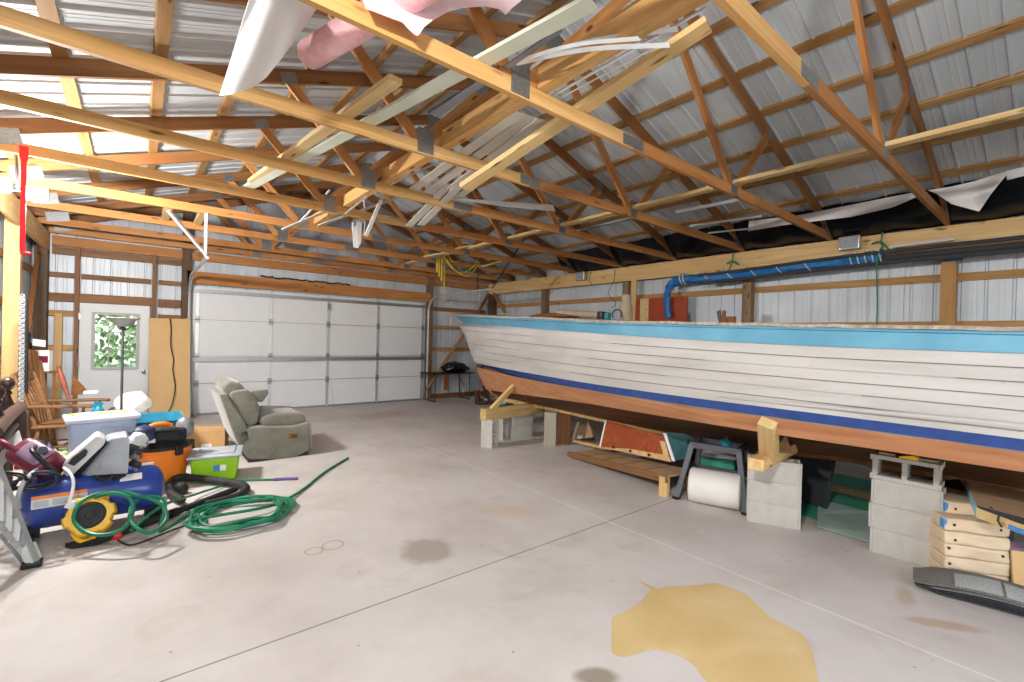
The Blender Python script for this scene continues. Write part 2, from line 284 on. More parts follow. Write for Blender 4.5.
# ------------------------------------------------------------------ object helpers
def tag(o, label=None, cat=None, group=None, kind=None):
    if label: o['label'] = label
    if cat: o['category'] = cat
    if group: o['group'] = group
    if kind: o['kind'] = kind
    return o
def thing(name, label, cat, loc=(0, 0, 0), rz=0, group=None):
    o = bpy.data.objects.new(name, None); o.empty_display_size = .1; C.objects.link(o); o.location = loc; o.rotation_euler = (0, 0, rz)
    return tag(o, label, cat, group)
def structure(o): o['kind'] = 'structure'; return o
def link(name, me, mat, parent=None, smooth=False):
    if smooth:
        me.polygons.foreach_set('use_smooth', [True] * len(me.polygons))
    mats = mat if isinstance(mat, (list, tuple)) else [mat]
    for m_ in mats: me.materials.append(M[m_] if isinstance(m_, str) else m_)
    o = bpy.data.objects.new(name, me); C.objects.link(o)
    if parent: o.parent = parent
    return o
class MB:
    """gathers shapes into one mesh"""
    def __init__(s): s.v = []; s.f = []; s.mi = []; s.m = 0
    def add(s, vs, fs):
        n = len(s.v); s.v += [tuple(v) for v in vs]; s.f += [tuple(i + n for i in f) for f in fs]; s.mi += [s.m] * len(fs); return s
    def box(s, c, size, mtx=None):
        x, y, z = [a / 2 for a in size]; c = V(c)
        vs = [V((sx * x, sy * y, sz * z)) for sx in (-1, 1) for sy in (-1, 1) for sz in (-1, 1)]
        if mtx: vs = [mtx @ v for v in vs]
        return s.add([v + c for v in vs], [(0, 1, 3, 2), (4, 6, 7, 5), (0, 4, 5, 1), (2, 3, 7, 6), (0, 2, 6, 4), (1, 5, 7, 3)])
    def bar(s, p0, p1, w, h, up=(0, 0, 1)):
        return s.box((V(p0) + V(p1)) / 2, ((V(p1) - V(p0)).length, w, h), frame(V(p1) - V(p0), up))
    def tube(s, path, r, n=8, closed=False, sub=0, cap=True):
        P = [V(p) for p in path]
        if sub: P = smooth_path(P, sub, closed)
        k = len(P); rr = r if isinstance(r, (list, tuple)) else [r] * k
        if len(rr) != k: rr = [rr[min(len(rr) - 1, int(i * len(rr) / k))] for i in range(k)]
        T = [(P[(i + 1) % k] - P[i - 1] if (closed or 0 < i < k - 1) else (P[1] - P[0] if i == 0 else P[-1] - P[-2])).normalized() for i in range(k)]
        a = T[0].orthogonal().normalized(); vs = []
        for i in range(k):
            a = (a - T[i] * a.dot(T[i])); a = a.normalized() if a.length > 1e-6 else T[i].orthogonal().normalized(); b = T[i].cross(a)
            vs += [P[i] + (a * cos(2 * pi * j / n) + b * sin(2 * pi * j / n)) * rr[i] for j in range(n)]
        fs = [(i * n + j, i * n + (j + 1) % n, ((i + 1) % k) * n + (j + 1) % n, ((i + 1) % k) * n + j) for i in range(k if closed else k - 1) for j in range(n)]
        if cap and not closed: fs += [tuple(range(n))[::-1], tuple((k - 1) * n + j for j in range(n))]
        return s.add(vs, fs)
    def lathe(s, prof, n=24, c=(0, 0, 0), mtx=None):
        c = V(c); vs = []
        for r, z in prof:
            for j in range(n):
                v = V((r * cos(2 * pi * j / n), r * sin(2 * pi * j / n), z)); vs.append((mtx @ v if mtx else v) + c)
        k = len(prof); fs = [(i * n + j, i * n + (j + 1) % n, (i + 1) * n + (j + 1) % n, (i + 1) * n + j) for i in range(k - 1) for j in range(n)]
        fs += [tuple(range(n))[::-1], tuple((k - 1) * n + j for j in range(n))]
        return s.add(vs, fs)
    def prism(s, poly, vec):
        """polygon (3D points) swept along vec"""
        vec = V(vec); n = len(poly); vs = [V(p) for p in poly] + [V(p) + vec for p in poly]
        return s.add(vs, [tuple(range(n))[::-1], tuple(range(n, 2 * n))] + [(i, (i + 1) % n, (i + 1) % n + n, i + n) for i in range(n)])
    def slab(s, q, t):
        """four corners, thickness t along their normal"""
        q = [V(p) for p in q]; nrm = (q[1] - q[0]).cross(q[3] - q[0]).normalized() * t
        return s.prism(q, nrm)
    def rbox(s, c, size, r, k=3, n=2, deform=None, mtx=None):
        h = [a / 2 for a in size]; c = V(c); ax = []
        for a in h:
            rr = min(r, a * .98); e = [-a + rr * (1 - cos(pi / 2 * i / k)) for i in range(k + 1)]
            inner = [-(a - rr) + 2 * (a - rr) * i / (n + 1) for i in range(1, n + 1)]
            ax.append(e + inner + [-x for x in reversed(e)])
        idx = {}; vs = []; nx, ny, nz = [len(a) for a in ax]
        def vid(i, j, l):
            if (i, j, l) not in idx:
                p = V((ax[0][i], ax[1][j], ax[2][l])); q = V([max(-(a - min(r, a * .98)), min(a - min(r, a * .98), x)) for a, x in zip(h, p)]); d = p - q
                # push to sphere of the corner radius
                if d.length > 1e-9:
                    m_ = max(abs(d.x), abs(d.y), abs(d.z)); p = q + d.normalized() * min(r, m_)
                if deform: p = deform(p, h)
                if mtx: p = mtx @ p
                idx[(i, j, l)] = len(vs); vs.append(p + c)
            return idx[(i, j, l)]
        fs = []
        for l in (0, nz - 1):
            for i in range(nx - 1):
                for j in range(ny - 1):
                    f = (vid(i, j, l), vid(i, j + 1, l), vid(i + 1, j + 1, l), vid(i + 1, j, l)); fs.append(f if l == 0 else f[::-1])
        for j in (0, ny - 1):
            for i in range(nx - 1):
                for l in range(nz - 1):
                    f = (vid(i, j, l), vid(i + 1, j, l), vid(i + 1, j, l + 1), vid(i, j, l + 1)); fs.append(f if j == 0 else f[::-1])
        for i in (0, nx - 1):
            for j in range(ny - 1):
                for l in range(nz - 1):
                    f = (vid(i, j, l), vid(i, j, l + 1), vid(i, j + 1, l + 1), vid(i, j + 1, l)); fs.append(f if i == 0 else f[::-1])
        return s.add(vs, fs)
    def grid(s, fn, nu, nv, t=0):
        """sheet fn(u,v) -> point, given thickness t"""
        P = [[V(fn(i / nu, j / nv)) for j in range(nv + 1)] for i in range(nu + 1)]
        vs = [P[i][j] for i in range(nu + 1) for j in range(nv + 1)]; w = nv + 1
        fs = [(i * w + j, (i + 1) * w + j, (i + 1) * w + j + 1, i * w + j + 1) for i in range(nu) for j in range(nv)]
        if t:
            nr = []
            for i in range(nu + 1):
                for j in range(nv + 1):
                    a = P[min(i + 1, nu)][j] - P[max(i - 1, 0)][j]; b = P[i][min(j + 1, nv)] - P[i][max(j - 1, 0)]; c = a.cross(b)
                    nr.append(c.normalized() if c.length > 1e-9 else V((0, 0, 1)))
            k = len(vs); vs = vs + [v + q * t for v, q in zip(vs, nr)]; fs = [f[::-1] for f in fs] + [tuple(i + k for i in f) for f in fs]
            rim = [i * w for i in range(nu + 1)] + [nu * w + j for j in range(1, nv + 1)] + [i * w + nv for i in range(nu - 1, -1, -1)] + [j for j in range(nv - 1, 0, -1)]
            fs += [(rim[i], rim[(i + 1) % len(rim)], rim[(i + 1) % len(rim)] + k, rim[i] + k) for i in range(len(rim))]
        return s.add(vs, fs)
    def build(s, name, mat, parent=None, smooth=False, origin=None, bevel=0, auto=True):
        """link as one mesh object; origin moves the object's origin there (keeping the shape in place)"""
        me = bpy.data.meshes.new(name); vs = s.v
        if origin is not None: o_ = V(origin); vs = [V(v) - o_ for v in vs]
        me.from_pydata([tuple(v) for v in vs], [], s.f); me.validate()
        bm = bmesh.new(); bm.from_mesh(me); bmesh.ops.recalc_face_normals(bm, faces=bm.faces); bm.to_mesh(me); bm.free()
        o = link(name, me, mat, parent, smooth)
        if len(s.mi) == len(me.polygons): me.polygons.foreach_set('material_index', s.mi)
        if smooth and auto: me.set_sharp_from_angle(angle=radians(42))
        if origin is not None: o.location = origin
        if bevel:
            b = o.modifiers.new('edge', 'BEVEL'); b.width = bevel; b.segments = 2; b.limit_method = 'ANGLE'; b.angle_limit = radians(40)
        return o
def frame(d, up=(0, 0, 1)):
    x = V(d).normalized(); up = V(up)
    if abs(x.dot(up.normalized())) > .995: up = V((0, 1, 0)) if abs(x.y) < .9 else V((1, 0, 0))
    y = up.cross(x).normalized(); z = x.cross(y)
    return Matrix((x, y, z)).transposed()
def smooth_path(P, sub, closed=False):
    out = []; k = len(P)
    for i in range(k if closed else k - 1):
        p0 = P[i - 1] if (i > 0 or closed) else P[0]; p1 = P[i]; p2 = P[(i + 1) % k]; p3 = P[(i + 2) % k] if (closed or i + 2 < k) else P[-1]
        for j in range(sub):
            t = j / sub; out.append(.5 * (2 * p1 + (p2 - p0) * t + (2 * p0 - 5 * p1 + 4 * p2 - p3) * t * t + (3 * p1 - p0 - 3 * p2 + p3) * t ** 3))
    if not closed: out.append(P[-1])
    return out
def board(name, p0, p1, w, h, mat, parent=None, up=(0, 0, 1), bevel=0, base=(0, 0, 0)):
    """a straight timber: local X is its length (so the grain follows), w across, h along up; base = parent's location"""
    p0, p1 = V(p0), V(p1); mb = MB().box((0, 0, 0), ((p1 - p0).length, w, h)); o = mb.build(name, mat, parent, bevel=bevel)
    o.matrix_local = Matrix.Translation((p0 + p1) / 2 - V(base)) @ frame(p1 - p0, up).to_4x4(); return o
def rotz(a): return Matrix.Rotation(a, 3, 'Z')
def dup(root, loc=None, rz=None, label=None, group=None):
    r = root.copy(); C.objects.link(r)
    if loc is not None: r.location = loc
    if rz is not None: r.rotation_euler = (0, 0, rz)
    if label: r['label'] = label
    if group: r['group'] = group
    for ch in list(root.children):
        c = ch.copy(); C.objects.link(c); c.parent = r
        for g in ch.children:
            d = g.copy(); C.objects.link(d); d.parent = c
    return r
ORD = ['first', 'second', 'third', 'fourth', 'fifth', 'sixth', 'seventh', 'eighth', 'ninth', 'tenth', 'eleventh', 'twelfth']
# ------------------------------------------------------------------ shell
XL, XR, YN, YF = -1.126, 7.63, -3.0, 10.5          # beam faces left / right, near gable, garage-door wall
RX = 3.25                                           # ridge line
def top_z(x): return 3.707 + (x if x < RX else 2 * RX - x) / 3.0     # top edge of the truss top chords
fl = MB().box((3.25, 4.0, -.06), (9.6, 15.0, .12)).build('floor', 'floor'); structure(fl)

def ribbed(mb, p0, along, up, width, heights, depth, pitch=.2286, t=.0):
    """steel sheet: ribs run along `up`; heights(s) gives the length of the sheet at s; depth = outward rib direction"""
    along, up, depth = V(along), V(up), V(depth); xs = []
    prof = [(0, 0), (.030, 0), (.040, .016), (.056, .016), (.066, 0), (.118, 0), (.124, .0022), (.132, .0022), (.138, 0), (.165, 0), (.171, .0022), (.179, .0022), (.185, 0)]
    k = 0
    while k * pitch < width:
        for a, d in prof:
            x = k * pitch + a
            if x < width: xs.append((x, d))
        k += 1
    xs.append((width, 0)); vs = []
    for x, d in xs:
        lo, hi = heights(x)
        vs += [V(p0) + along * x + depth * d + up * lo, V(p0) + along * x + depth * d + up * hi]
    mb.add(vs, [(2 * i, 2 * i + 2, 2 * i + 3, 2 * i + 1) for i in range(len(xs) - 1)])

GX0, GX1, GH = .80, 5.67, 2.44                      # garage door opening
DX0, DX1, DH = -.752, .16, 2.02                     # man door opening
YM = 10.62                                          # sheet metal of the far wall
mb = MB()
def far_h(x):
    X = -1.33 + x
    if GX0 + .04 <= X <= GX1 - .04: return (GH, top_z(X) + .05)
    if DX0 + .03 <= X <= DX1 - .03: return (DH, top_z(X) + .05)
    return (0, top_z(X) + .05)
ribbed(mb, (-1.33, YM, 0), (1, 0, 0), (0, 0, 1), 9.16, far_h, (0, 1, 0))
structure(mb.build('wall_far', 'wallmetal'))
mb = MB(); ribbed(mb, (7.835, YN, 0), (0, 1, 0), (0, 0, 1), 13.62, lambda s: (0, 3.32), (1, 0, 0)); structure(mb.build('wall_right', 'wallmetal'))
mb = MB(); ribbed(mb, (-1.33, YN, 0), (0, 1, 0), (0, 0, 1), 13.62, lambda s: (0, 3.32), (-1, 0, 0)); structure(mb.build('wall_left', 'wallmetal'))
# near gable behind the photographer, with its big open doorway
def near_h(x):
    X = -1.33 + x
    return (2.9 if .6 < X < 5.9 else 0, top_z(X) + .05)
mb = MB(); ribbed(mb, (-1.33, YN, 0), (1, 0, 0), (0, 0, 1), 9.16, near_h, (0, -1, 0)); structure(mb.build('wall_near', 'wallmetal'))
# roof steel, two slopes, ribs running from eave to ridge
mb = MB(); sl = sqrt(1 + 1 / 9)
for side in (0, 1):
    x0 = -1.55 if side == 0 else 8.05; upv = V((1, 0, 1 / 3)) if side == 0 else V((-1, 0, 1 / 3))
    ribbed(mb, (x0, YN - .3, top_z(x0) + .042), (0, 1, 0), upv, 14.1, lambda s: (0, RX + 1.55 if side == 0 else 8.05 - RX), (upv.cross(V((0, 1, 0))) * (-1 if side == 0 else 1)).normalized() * 1.0)
structure(mb.build('ceiling', 'roofmetal'))
for o in (bpy.data.objects['ceiling'],):
    for v in o.data.vertices: pass

# ------------------------------------------------------------------ purlins
def purlin(x, label):
    z = top_z(x); o = board('roof_purlin', (x, YN - .2, z + .020), (x, YF + .1, z + .020), .089, .036, 'purlin', up=(-1 if x < RX else 1, 0, 3)); tag(o, label, 'purlin', 'purlins under the roof steel')
lx = [-.47 + .572 * k for k in range(-1, 7)]
for k, x in enumerate(lx):
    purlin(x, '%s purlin up from the eave on the roof slope above the clutter pile' % ORD[k])
for k, x in enumerate(lx):
    purlin(2 * RX - x, '%s purlin up from the eave on the roof slope above the boat' % ORD[k])

# ------------------------------------------------------------------ trusses, 1.22 m apart
TY = [1.03 + 1.22 * k for k in range(7)] + [9.57, 10.40]
NL, NR = 1.83, 4.67
def tube_angle(d): return d
def gusset(root, x, z, w, h, rot, y, base):
    """pressed steel nail plates on both faces of a joint"""
    for s in (-1, 1):
        mb = MB(); m = Matrix.Rotation(rot, 3, 'Y'); mb.box((0, 0, 0), (w, .002, h), m)
        n = max(2, int(w / .022))
        for i in range(n):       # rows of pressed slots
            mb.box(m @ V((-w / 2 + (i + .5) * w / n, 0, 0)), (.006, .0042, h * .9), m)
        o = mb.build('gusset_plate', 'plate', root); o.location = V((x, y + s * .0205, z)) - V(base)
def make_truss(y):
    base = V((XL, y, 3.115)); root = thing('roof_truss', 'truss', 'roof truss', base)
    light = 'chord' if y < 6 else 'chordwarm'
    board('bottom_chord', (XL - .14, y, 3.165), (2.99, y, 3.165), .038, .1, light, root, base=base)
    board('bottom_chord', (2.99, y, 3.165), (XR + .14, y, 3.165), .038, .1, 'chordwarm', root, base=base)
    for s in (-1, 1):
        ex = XL - .3 if s < 0 else XR + .3
        board('top_chord', (ex, y, top_z(ex) - .068), (RX, y, top_z(RX) - .068), .038, .128, 'rafter', root, base=base)
    for nx, sgn in ((NL, -1), (NR, 1)):
        tx = RX + sgn * .03; board('web', (nx - sgn * .05, y, 3.20), (tx, y, top_z(RX) - .16), .034, .089, 'chordwarm', root, base=base)
        ux = RX + sgn * 2.2; board('web', (nx + sgn * .06, y, 3.20), (ux, y, top_z(ux) - .10), .034, .089, 'chordwarm', root, base=base)
    gusset(root, NL, 3.225, .15, .2, 0, y, base); gusset(root, NR, 3.225, .13, .19, 0, y, base)
    gusset(root, 2.99, 3.165, .26, .085, 0, y, base)
    gusset(root, RX, top_z(RX) - .13, .2, .2, 0, y, base)
    for s in (-1, 1):
        ux = RX + s * 2.2; gusset(root, ux, top_z(ux) - .085, .14, .1, s * math.atan(1 / 3), y, base)
        ex = XL + .18 if s < 0 else XR - .18; gusset(root, ex, 3.24, .25, .14, s * .2, y, base)
    return root
names = ['seventh truss from the garage-door wall, the one above the nearer boat blocks, its webs rising over the rope', None]
for i, y in enumerate(TY):
    r = make_truss(y); k = len(TY) - 1 - i
    r['label'] = ('pine roof truss flat against the garage-door gable wall' if k == 0 else '%s pine roof truss out from the one against the garage-door wall' % ORD[k - 1])
    r['group'] = 'roof trusses'
# longitudinal ties lying on the bottom chords at the web joints
tag(board('truss_tie', (NR, -.6, 3.24), (NR, 9.7, 3.24), .089, .038, 'boardlight'), 'long light tie board running over the truss chords on the boat side', 'tie board')

# ------------------------------------------------------------------ header beams, posts, girts
def beam_side(x, lab):
    o = board('header_beam', (x, YN, 2.972), (x, YF - .02, 2.972), .04, .286, 'header'); tag(o, lab, 'beam'); return o
beam_side(XR + .02, 'long deep header beam above the boat carrying the truss ends')
beam_side(XL - .02, 'header beam above the clutter pile by the lit flood lamp')
for x, side in ((XR + .112, 'boat'), (XL - .075, 'clutter')):
    for k, y in enumerate([8.27, 5.83, 3.42, 1.02, -1.4]):
        if side == 'clutter' and y < 3: continue
        mt = 'postlight' if (side == 'clutter' and k == 0) else ('post' if k != 3 else 'postlight')
        if side == 'boat' and k == 3: mt = 'girtpost'
        o = board('wall_post', (x, y, 0), (x, y, 3.1), .14, .14, M['girt' if mt == 'girtpost' else mt]); tag(o, ('%s wall post from the garage-door corner along the wall behind the boat' % ORD[k]) if side == 'boat' else ('%s wall post from the man-door corner along the wall beside the clutter' % ORD[k]), 'post', 'wall posts')
    o = board('corner_post', (x, 10.42, 0), (x, 10.42, 3.2), .15, .20, 'postdark'); tag(o, 'dark corner post between the garage-door wall and the %s wall' % ('boat' if side == 'boat' else 'clutter-side'), 'post', 'corner posts')
for x, side in ((XR + .194, 'boat'), (XL - .194, 'clutter')):
    for k, z in enumerate((2.50, 1.91, 1.30, .70, .12)):
        if side == 'boat' and z < 1.0: continue
        o = board('wall_girt', (x, YN, z), (x, YF + .08, z), .038, .1, 'girt' if side == 'boat' else 'girt', up=(0, 0, 1)); tag(o, '%s girt down from the header beam on the %s' % (ORD[k], 'wall behind the boat' if side == 'boat' else 'wall beside the clutter pile'), 'girt', 'wall girts')
# far wall framing
def girt(x0, x1, z, h, lab, mt='girt', y=10.585):
    tag(board('wall_girt', (x0, y, z), (x1, y, z), .038, h, mt), lab, 'girt', 'girts on the garage-door wall')
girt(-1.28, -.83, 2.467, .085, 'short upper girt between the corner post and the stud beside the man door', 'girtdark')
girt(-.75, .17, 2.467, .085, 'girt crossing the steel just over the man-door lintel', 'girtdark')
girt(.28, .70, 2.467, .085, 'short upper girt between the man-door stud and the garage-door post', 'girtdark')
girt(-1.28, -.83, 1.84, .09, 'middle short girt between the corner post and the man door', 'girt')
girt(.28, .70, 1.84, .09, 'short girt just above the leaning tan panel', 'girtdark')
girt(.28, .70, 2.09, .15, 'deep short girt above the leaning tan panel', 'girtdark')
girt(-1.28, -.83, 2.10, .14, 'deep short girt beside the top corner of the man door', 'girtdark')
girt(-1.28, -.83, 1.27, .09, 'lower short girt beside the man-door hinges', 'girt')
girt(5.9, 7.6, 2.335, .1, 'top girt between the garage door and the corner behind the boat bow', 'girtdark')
girt(5.85, 7.6, 1.86, .09, 'girt behind the tip of the boat bow', 'girt')
girt(5.85, 7.6, 1.28, .1, 'girt just above the small black table', 'girt')
tag(board('door_lintel', (-.82, 10.53, 2.10), (.22, 10.53, 2.10), .09, .15, 'girtdark'), 'brown lintel board over the white man door', 'beam')
tag(board('gable_beam', (-1.1, 10.50, 3.01), (7.6, 10.50, 3.01), .05, .16, 'chordwarm'), 'long beam across the whole garage-door wall just under the trusses', 'beam')
tag(board('gable_beam', (-1.1, 10.55, 2.86), (.62, 10.55, 2.86), .04, .12, 'girtdark'), 'shorter second beam directly under the wall-wide beam above the man door', 'beam')
tag(board('garage_header', (.70, 10.47, 2.60), (5.78, 10.47, 2.60), .05, .235, 'chordwarm'), 'deep timber header right above the white garage door', 'beam')
tag(board('door_stud', (-.79, 10.5, 0), (-.79, 10.5, 2.95), .055, .07, 'girtdark'), 'dark stud on the hinge side of the man door', 'stud')
tag(board('door_stud', (.215, 10.5, 0), (.215, 10.5, 2.95), .055, .07, 'girtdark'), 'dark stud on the handle side of the man door', 'stud')
tag(board('garage_post', (.69, 10.52, 0), (.69, 10.52, 3.9), .14, .15, 'postdark'), 'tall dark post between the man door and the garage door', 'post')
tag(board('garage_post', (5.80, 10.52, 0), (5.80, 10.52, 3.9), .14, .14, 'post'), 'post between the garage door and the boat corner', 'post')
tag(board('stud_board', (-1.0, 10.48, 0), (-1.0, 10.48, 1.83), .09, .05, 'lumber'), 'light upright board standing in front of the girts beside the man door', 'board')
tag(board('bottom_plate', (5.87, 10.55, .06), (7.6, 10.55, .06), .05, .12, 'oldwood'), 'brown skirting plank along the floor behind the small table', 'plank')
# diagonal braces at the boat corner
p0, p1 = at(424, 392, Y=10.44), at(467, 330, Y=10.44)
tag(board('corner_brace', p0, p1, .04, .11, 'girt', up=(0, 1, 0)), 'long diagonal brace rising from the garage-door foot towards the bow', 'brace')
tag(board('corner_brace', (7.25, 10.42, 2.30), (7.6, 10.42, 2.85), .04, .1, 'oldwood', up=(0, 1, 0)), 'short dark knee brace in the corner under the gable beam', 'brace')
tag(board('corner_brace', (7.62, 9.7, 2.30), (7.62, 10.2, 2.85), .1, .04, 'girt'), 'short light knee brace in the corner under the long header beam', 'brace')

# ------------------------------------------------------------------ man door with its window
M['frameg'] = plain('window_frame_grey', '#a9aaa8', .5, 0, .03)
d1 = thing('door_1', None, None, (DX0, 10.50, 0)); structure(d1)
wx0, wx1, wz0, wz1 = -.57, -.005, .93, 1.845
mb = MB()
for c, s in ((((DX0 + wx0) / 2, 10.5, DH / 2), (wx0 - DX0, .045, DH)), (((DX1 + wx1) / 2, 10.5, DH / 2), (DX1 - wx1, .045, DH)),
             (((wx0 + wx1) / 2, 10.5, wz0 / 2), (wx1 - wx0, .045, wz0)), (((wx0 + wx1) / 2, 10.5, (DH + wz1) / 2), (wx1 - wx0, .045, DH - wz1))):
    mb.box(V(c) - V((DX0, 10.5, 0)), s)
for cx in (-.43, -.15):
    mb.box((cx - DX0, -.026, .45), (.22, .012, .62))
mb.build('door_leaf', 'mesh_door', d1)
mb = MB()
for x in (wx0 - .01, wx1 + .01): mb.box((x - DX0, -.03, (wz0 + wz1) / 2), (.045, .025, wz1 - wz0 + .06))
for z in (wz0 - .01, wz1 + .01): mb.box(((wx0 + wx1) / 2 - DX0, -.03, z), (wx1 - wx0 - .025, .0245, .045))
for k in (1, 2):
    mb.box((wx0 + (wx1 - wx0) * k / 3 - DX0, -.012, (wz0 + wz1) / 2), (.018, .016, wz1 - wz0)); mb.box(((wx0 + wx1) / 2 - DX0, -.012, wz0 + (wz1 - wz0) * k / 3), (wx1 - wx0, .016, .018))
mb.build('window_frame', 'frameg', d1)
MB().box(((wx0 + wx1) / 2 - DX0, .006, (wz0 + wz1) / 2), (wx1 - wx0, .005, wz1 - wz0)).build('window_pane', 'glass', d1)
hd = MB().lathe([(.03, 0), (.032, .008), (.012, .012), (.011, .035), (.026, .045), (.03, .06), (.022, .072), (.004, .075)], 16, mtx=Matrix.Rotation(pi / 2, 3, 'X')).build('door_knob', 'chrome', d1, True); hd.location = (.09 - DX0, -.023, .86)
for z in (.25, 1.0, 1.8):
    MB().box((-.005, -.028, z), (.03, .012, .1)).build('hinge', 'steel', d1)

# ------------------------------------------------------------------ garage door
g = thing('door_2', None, None, ((GX0 + GX1) / 2, 10.50, 0)); structure(g); gx = (GX0 + GX1) / 2; W = GX1 - GX0
zs = [0, .60, 1.12, 1.83, 2.44]
zs = [0, .605, 1.12, 1.82, 2.44]
for i in range(4):
    mb = MB().box((0, .02, (zs[i] + zs[i + 1]) / 2), (W, .045, zs[i + 1] - zs[i] - .006)); mb.build('door_section', 'mesh_door', g, bevel=.004)
sx = [GX0 + .07, 2.12, 3.27, 4.42, GX1 - .07]
for x in sx:
    for i in range(4):
        mb = MB().box((x - gx, -.012, (zs[i] + zs[i + 1]) / 2), (.055, .018, zs[i + 1] - zs[i] - .02)); mb.build('stile', 'alu', g)
    for i in range(1, 4):
        mb = MB().box((x - gx, -.025, zs[i]), (.075, .012, .13)); mb.tube([(x - gx - .04, -.034, zs[i]), (x - gx + .04, -.034, zs[i])], .012); mb.build('hinge', 'galv', g)
for z, h in ((2.36, .06), (1.06, .07)):
    mb = MB().box((0, -.035, z + h / 2), (W, .05, .006)).box((0, -.035, z - h / 2), (W, .05, .006)).box((0, -.058, z), (W, .006, h)); mb.build('strut', 'galv', g)
for z in zs[1:4]:
    MB().box((0, -.004, z), (W, .01, .012)).build('section_joint', 'galv', g)
MB().box((0, -.005, .02), (W, .03, .04)).build('bottom_seal', 'galv', g)
MB().box((3.27 - gx, -.05, 2.22), (.05, .03, .12)).box((3.27 - gx, -.06, 2.16), (.03, .02, .05)).build('lock_latch', 'trimgrey', g)
MB().tube([(3.3 - gx, -.03, .6), (3.38 - gx, -.03, .35), (3.42 - gx, -.03, .1)], .005).build('pull_rope', 'ropewhite', g)
for sgn, x in ((-1, .74), (1, 5.735)):
    xx = x - gx
    path = [(xx, -.05, .02), (xx, -.05, 2.2)] + [(xx, -.05 - .42 * (1 - cos(a)), 2.2 + .42 * sin(a)) for a in [pi / 2 * i / 8 for i in range(1, 9)]] + [(xx, -2.75, 2.64)]
    mb = MB().tube(path, .026, 8); mb.build('track', 'alu', g, True)
    mb = MB()
    for z in (.3, .9, 1.5, 2.1): mb.box((xx + sgn * .02, -.02, z), (.05, .06, .05))
    mb.build('track_bracket', 'galv', g)
    mb = MB()
    for z in (.6, 1.12, 1.82, 2.3): mb.lathe([(.012, -.05), (.012, -.02), (.026, -.018), (.026, .014), (.01, .018)], 12, (xx, -.05, z), Matrix.Rotation(pi / 2, 3, 'Y'))
    mb.build('roller', 'galv', g, True)
# hangers of the two tracks
def angle_iron(p0, p1, lab, mt='steelwhite'):
    p0, p1 = V(p0), V(p1); fm = frame(p1 - p0); l = (p1 - p0).length
    mb = MB().box((0, 0, -.014), (l, .034, .004)).box((0, -.015, 0), (l, .004, .034)); o = mb.build('hanger_bar', mt); o.matrix_world = Matrix.Translation((p0 + p1) / 2) @ fm.to_4x4(); tag(o, lab, 'hanger bar'); return o
tl = V((.74, 7.76, 2.66))
angle_iron(at(168, 210, Y=7.1), tl, 'white angle bar slanting from a truss to the garage-door track by the man door')
angle_iron(at(206, 213, Y=7.1), tl + V((-.02, .0, 0)), 'upright white angle bar holding the garage-door track near the man door')
tr = V((5.735, 7.76, 2.66)); 
angle_iron(at(530, 229, X=5.74), tr, 'thin dark bar slanting from the trusses to the track near the boat bow', 'darkgrey')
angle_iron((5.735, 8.3, 3.16), (5.735, 8.3, 2.66), 'short dark upright bar holding the garage-door track near the boat bow', 'darkgrey')
mb = MB()
for k in range(14):
    a = k * 2.39; mb.tube([(1.9 + k * .13, 10.42 + .015 * sin(a), 2.735 + .012 * cos(a * 2)), (2.02 + k * .13, 10.42 - .012 * sin(a), 2.735 + .012 * sin(a))], .016, 6)
tag(mb.build('cable_bundle', 'cordblack', None, True), 'black bundled cable lying along the top of the garage-door header', 'cable')
# outside the window: a lawn and a bush
structure(MB().box((0, 20, -.15), (30, 18, .1)).build('ground', 'grass'))
mb = MB(); rr = random.Random(3)
for k in range(2600):
    th, ph = rr.uniform(0, 2 * pi), math.acos(rr.uniform(-.3, 1)); R = rr.uniform(.75, 1.0)
    c = V((-1.1 + 2.6 * R * sin(ph) * cos(th), 15.5 + 1.2 * R * sin(ph) * sin(th), .2 + 2.6 * R * cos(ph))); d = V((rr.uniform(-1, 1), rr.uniform(-1, 1), rr.uniform(-1, 1))).normalized(); e = d.orthogonal().normalized() * .07; d = d * .12
    mb.add([c - d, c + e, c + d, c - e], [(0, 1, 2, 3)])
b = mb.build('bush', 'leaf'); tag(b, 'leafy bush outside, seen bright through the man-door window', 'bush')
M['greypost'] = wood('grey_post', '#8b857a', '#aea79b', '#98907f', gs=1.5)
# ------------------------------------------------------------------ the boat
XC, YT = 5.05, -2.3
def tab(T, y):
    T = sorted(T)
    if y <= T[0][0]: return T[0][1]
    for (a, va), (b, vb) in zip(T, T[1:]):
        if y <= b:
            t = (y - a) / (b - a); return va + (vb - va) * t
    return T[-1][1]
LINES = {
 'sheer': (8.12, 1.30, 2.0, [(8.12, 2.055), (6.05, 1.95), (5.26, 1.906), (4.2, 1.858), (3.17, 1.802), (2.05, 1.765), (1.28, 1.745), (.71, 1.73), (.19, 1.716), (-2.3, 1.74)]),
 'blue': (7.80, 1.30, 1.95, [(7.8, 1.90), (7.63, 1.89), (5.36, 1.792), (4.24, 1.734), (2.9, 1.668), (2.05, 1.633), (1.28, 1.608), (.7, 1.60), (.19, 1.594), (-2.3, 1.61)]),
 'stop': (7.21, 1.25, 1.85, [(7.2, 1.165), (5.03, 1.146), (3.26, 1.125), (-2.3, 1.118)]),
 'sbot': (7.16, 1.24, 1.85, [(7.16, 1.09), (5.03, 1.057), (3.26, 1.048), (-2.3, 1.060)]),
 'chine': (6.85, 1.18, 1.72, [(6.85, .66), (6.2, .69), (4.19, .831), (3.4, .872), (2.5, .892), (.8, .922), (-2.3, .95)]),
 'keel': (6.46, .05, 9.0, [(6.46, .528), (5.3, .545), (4.2, .525), (2.5, .50), (1.3, .60), (-2.3, .62)]),
}
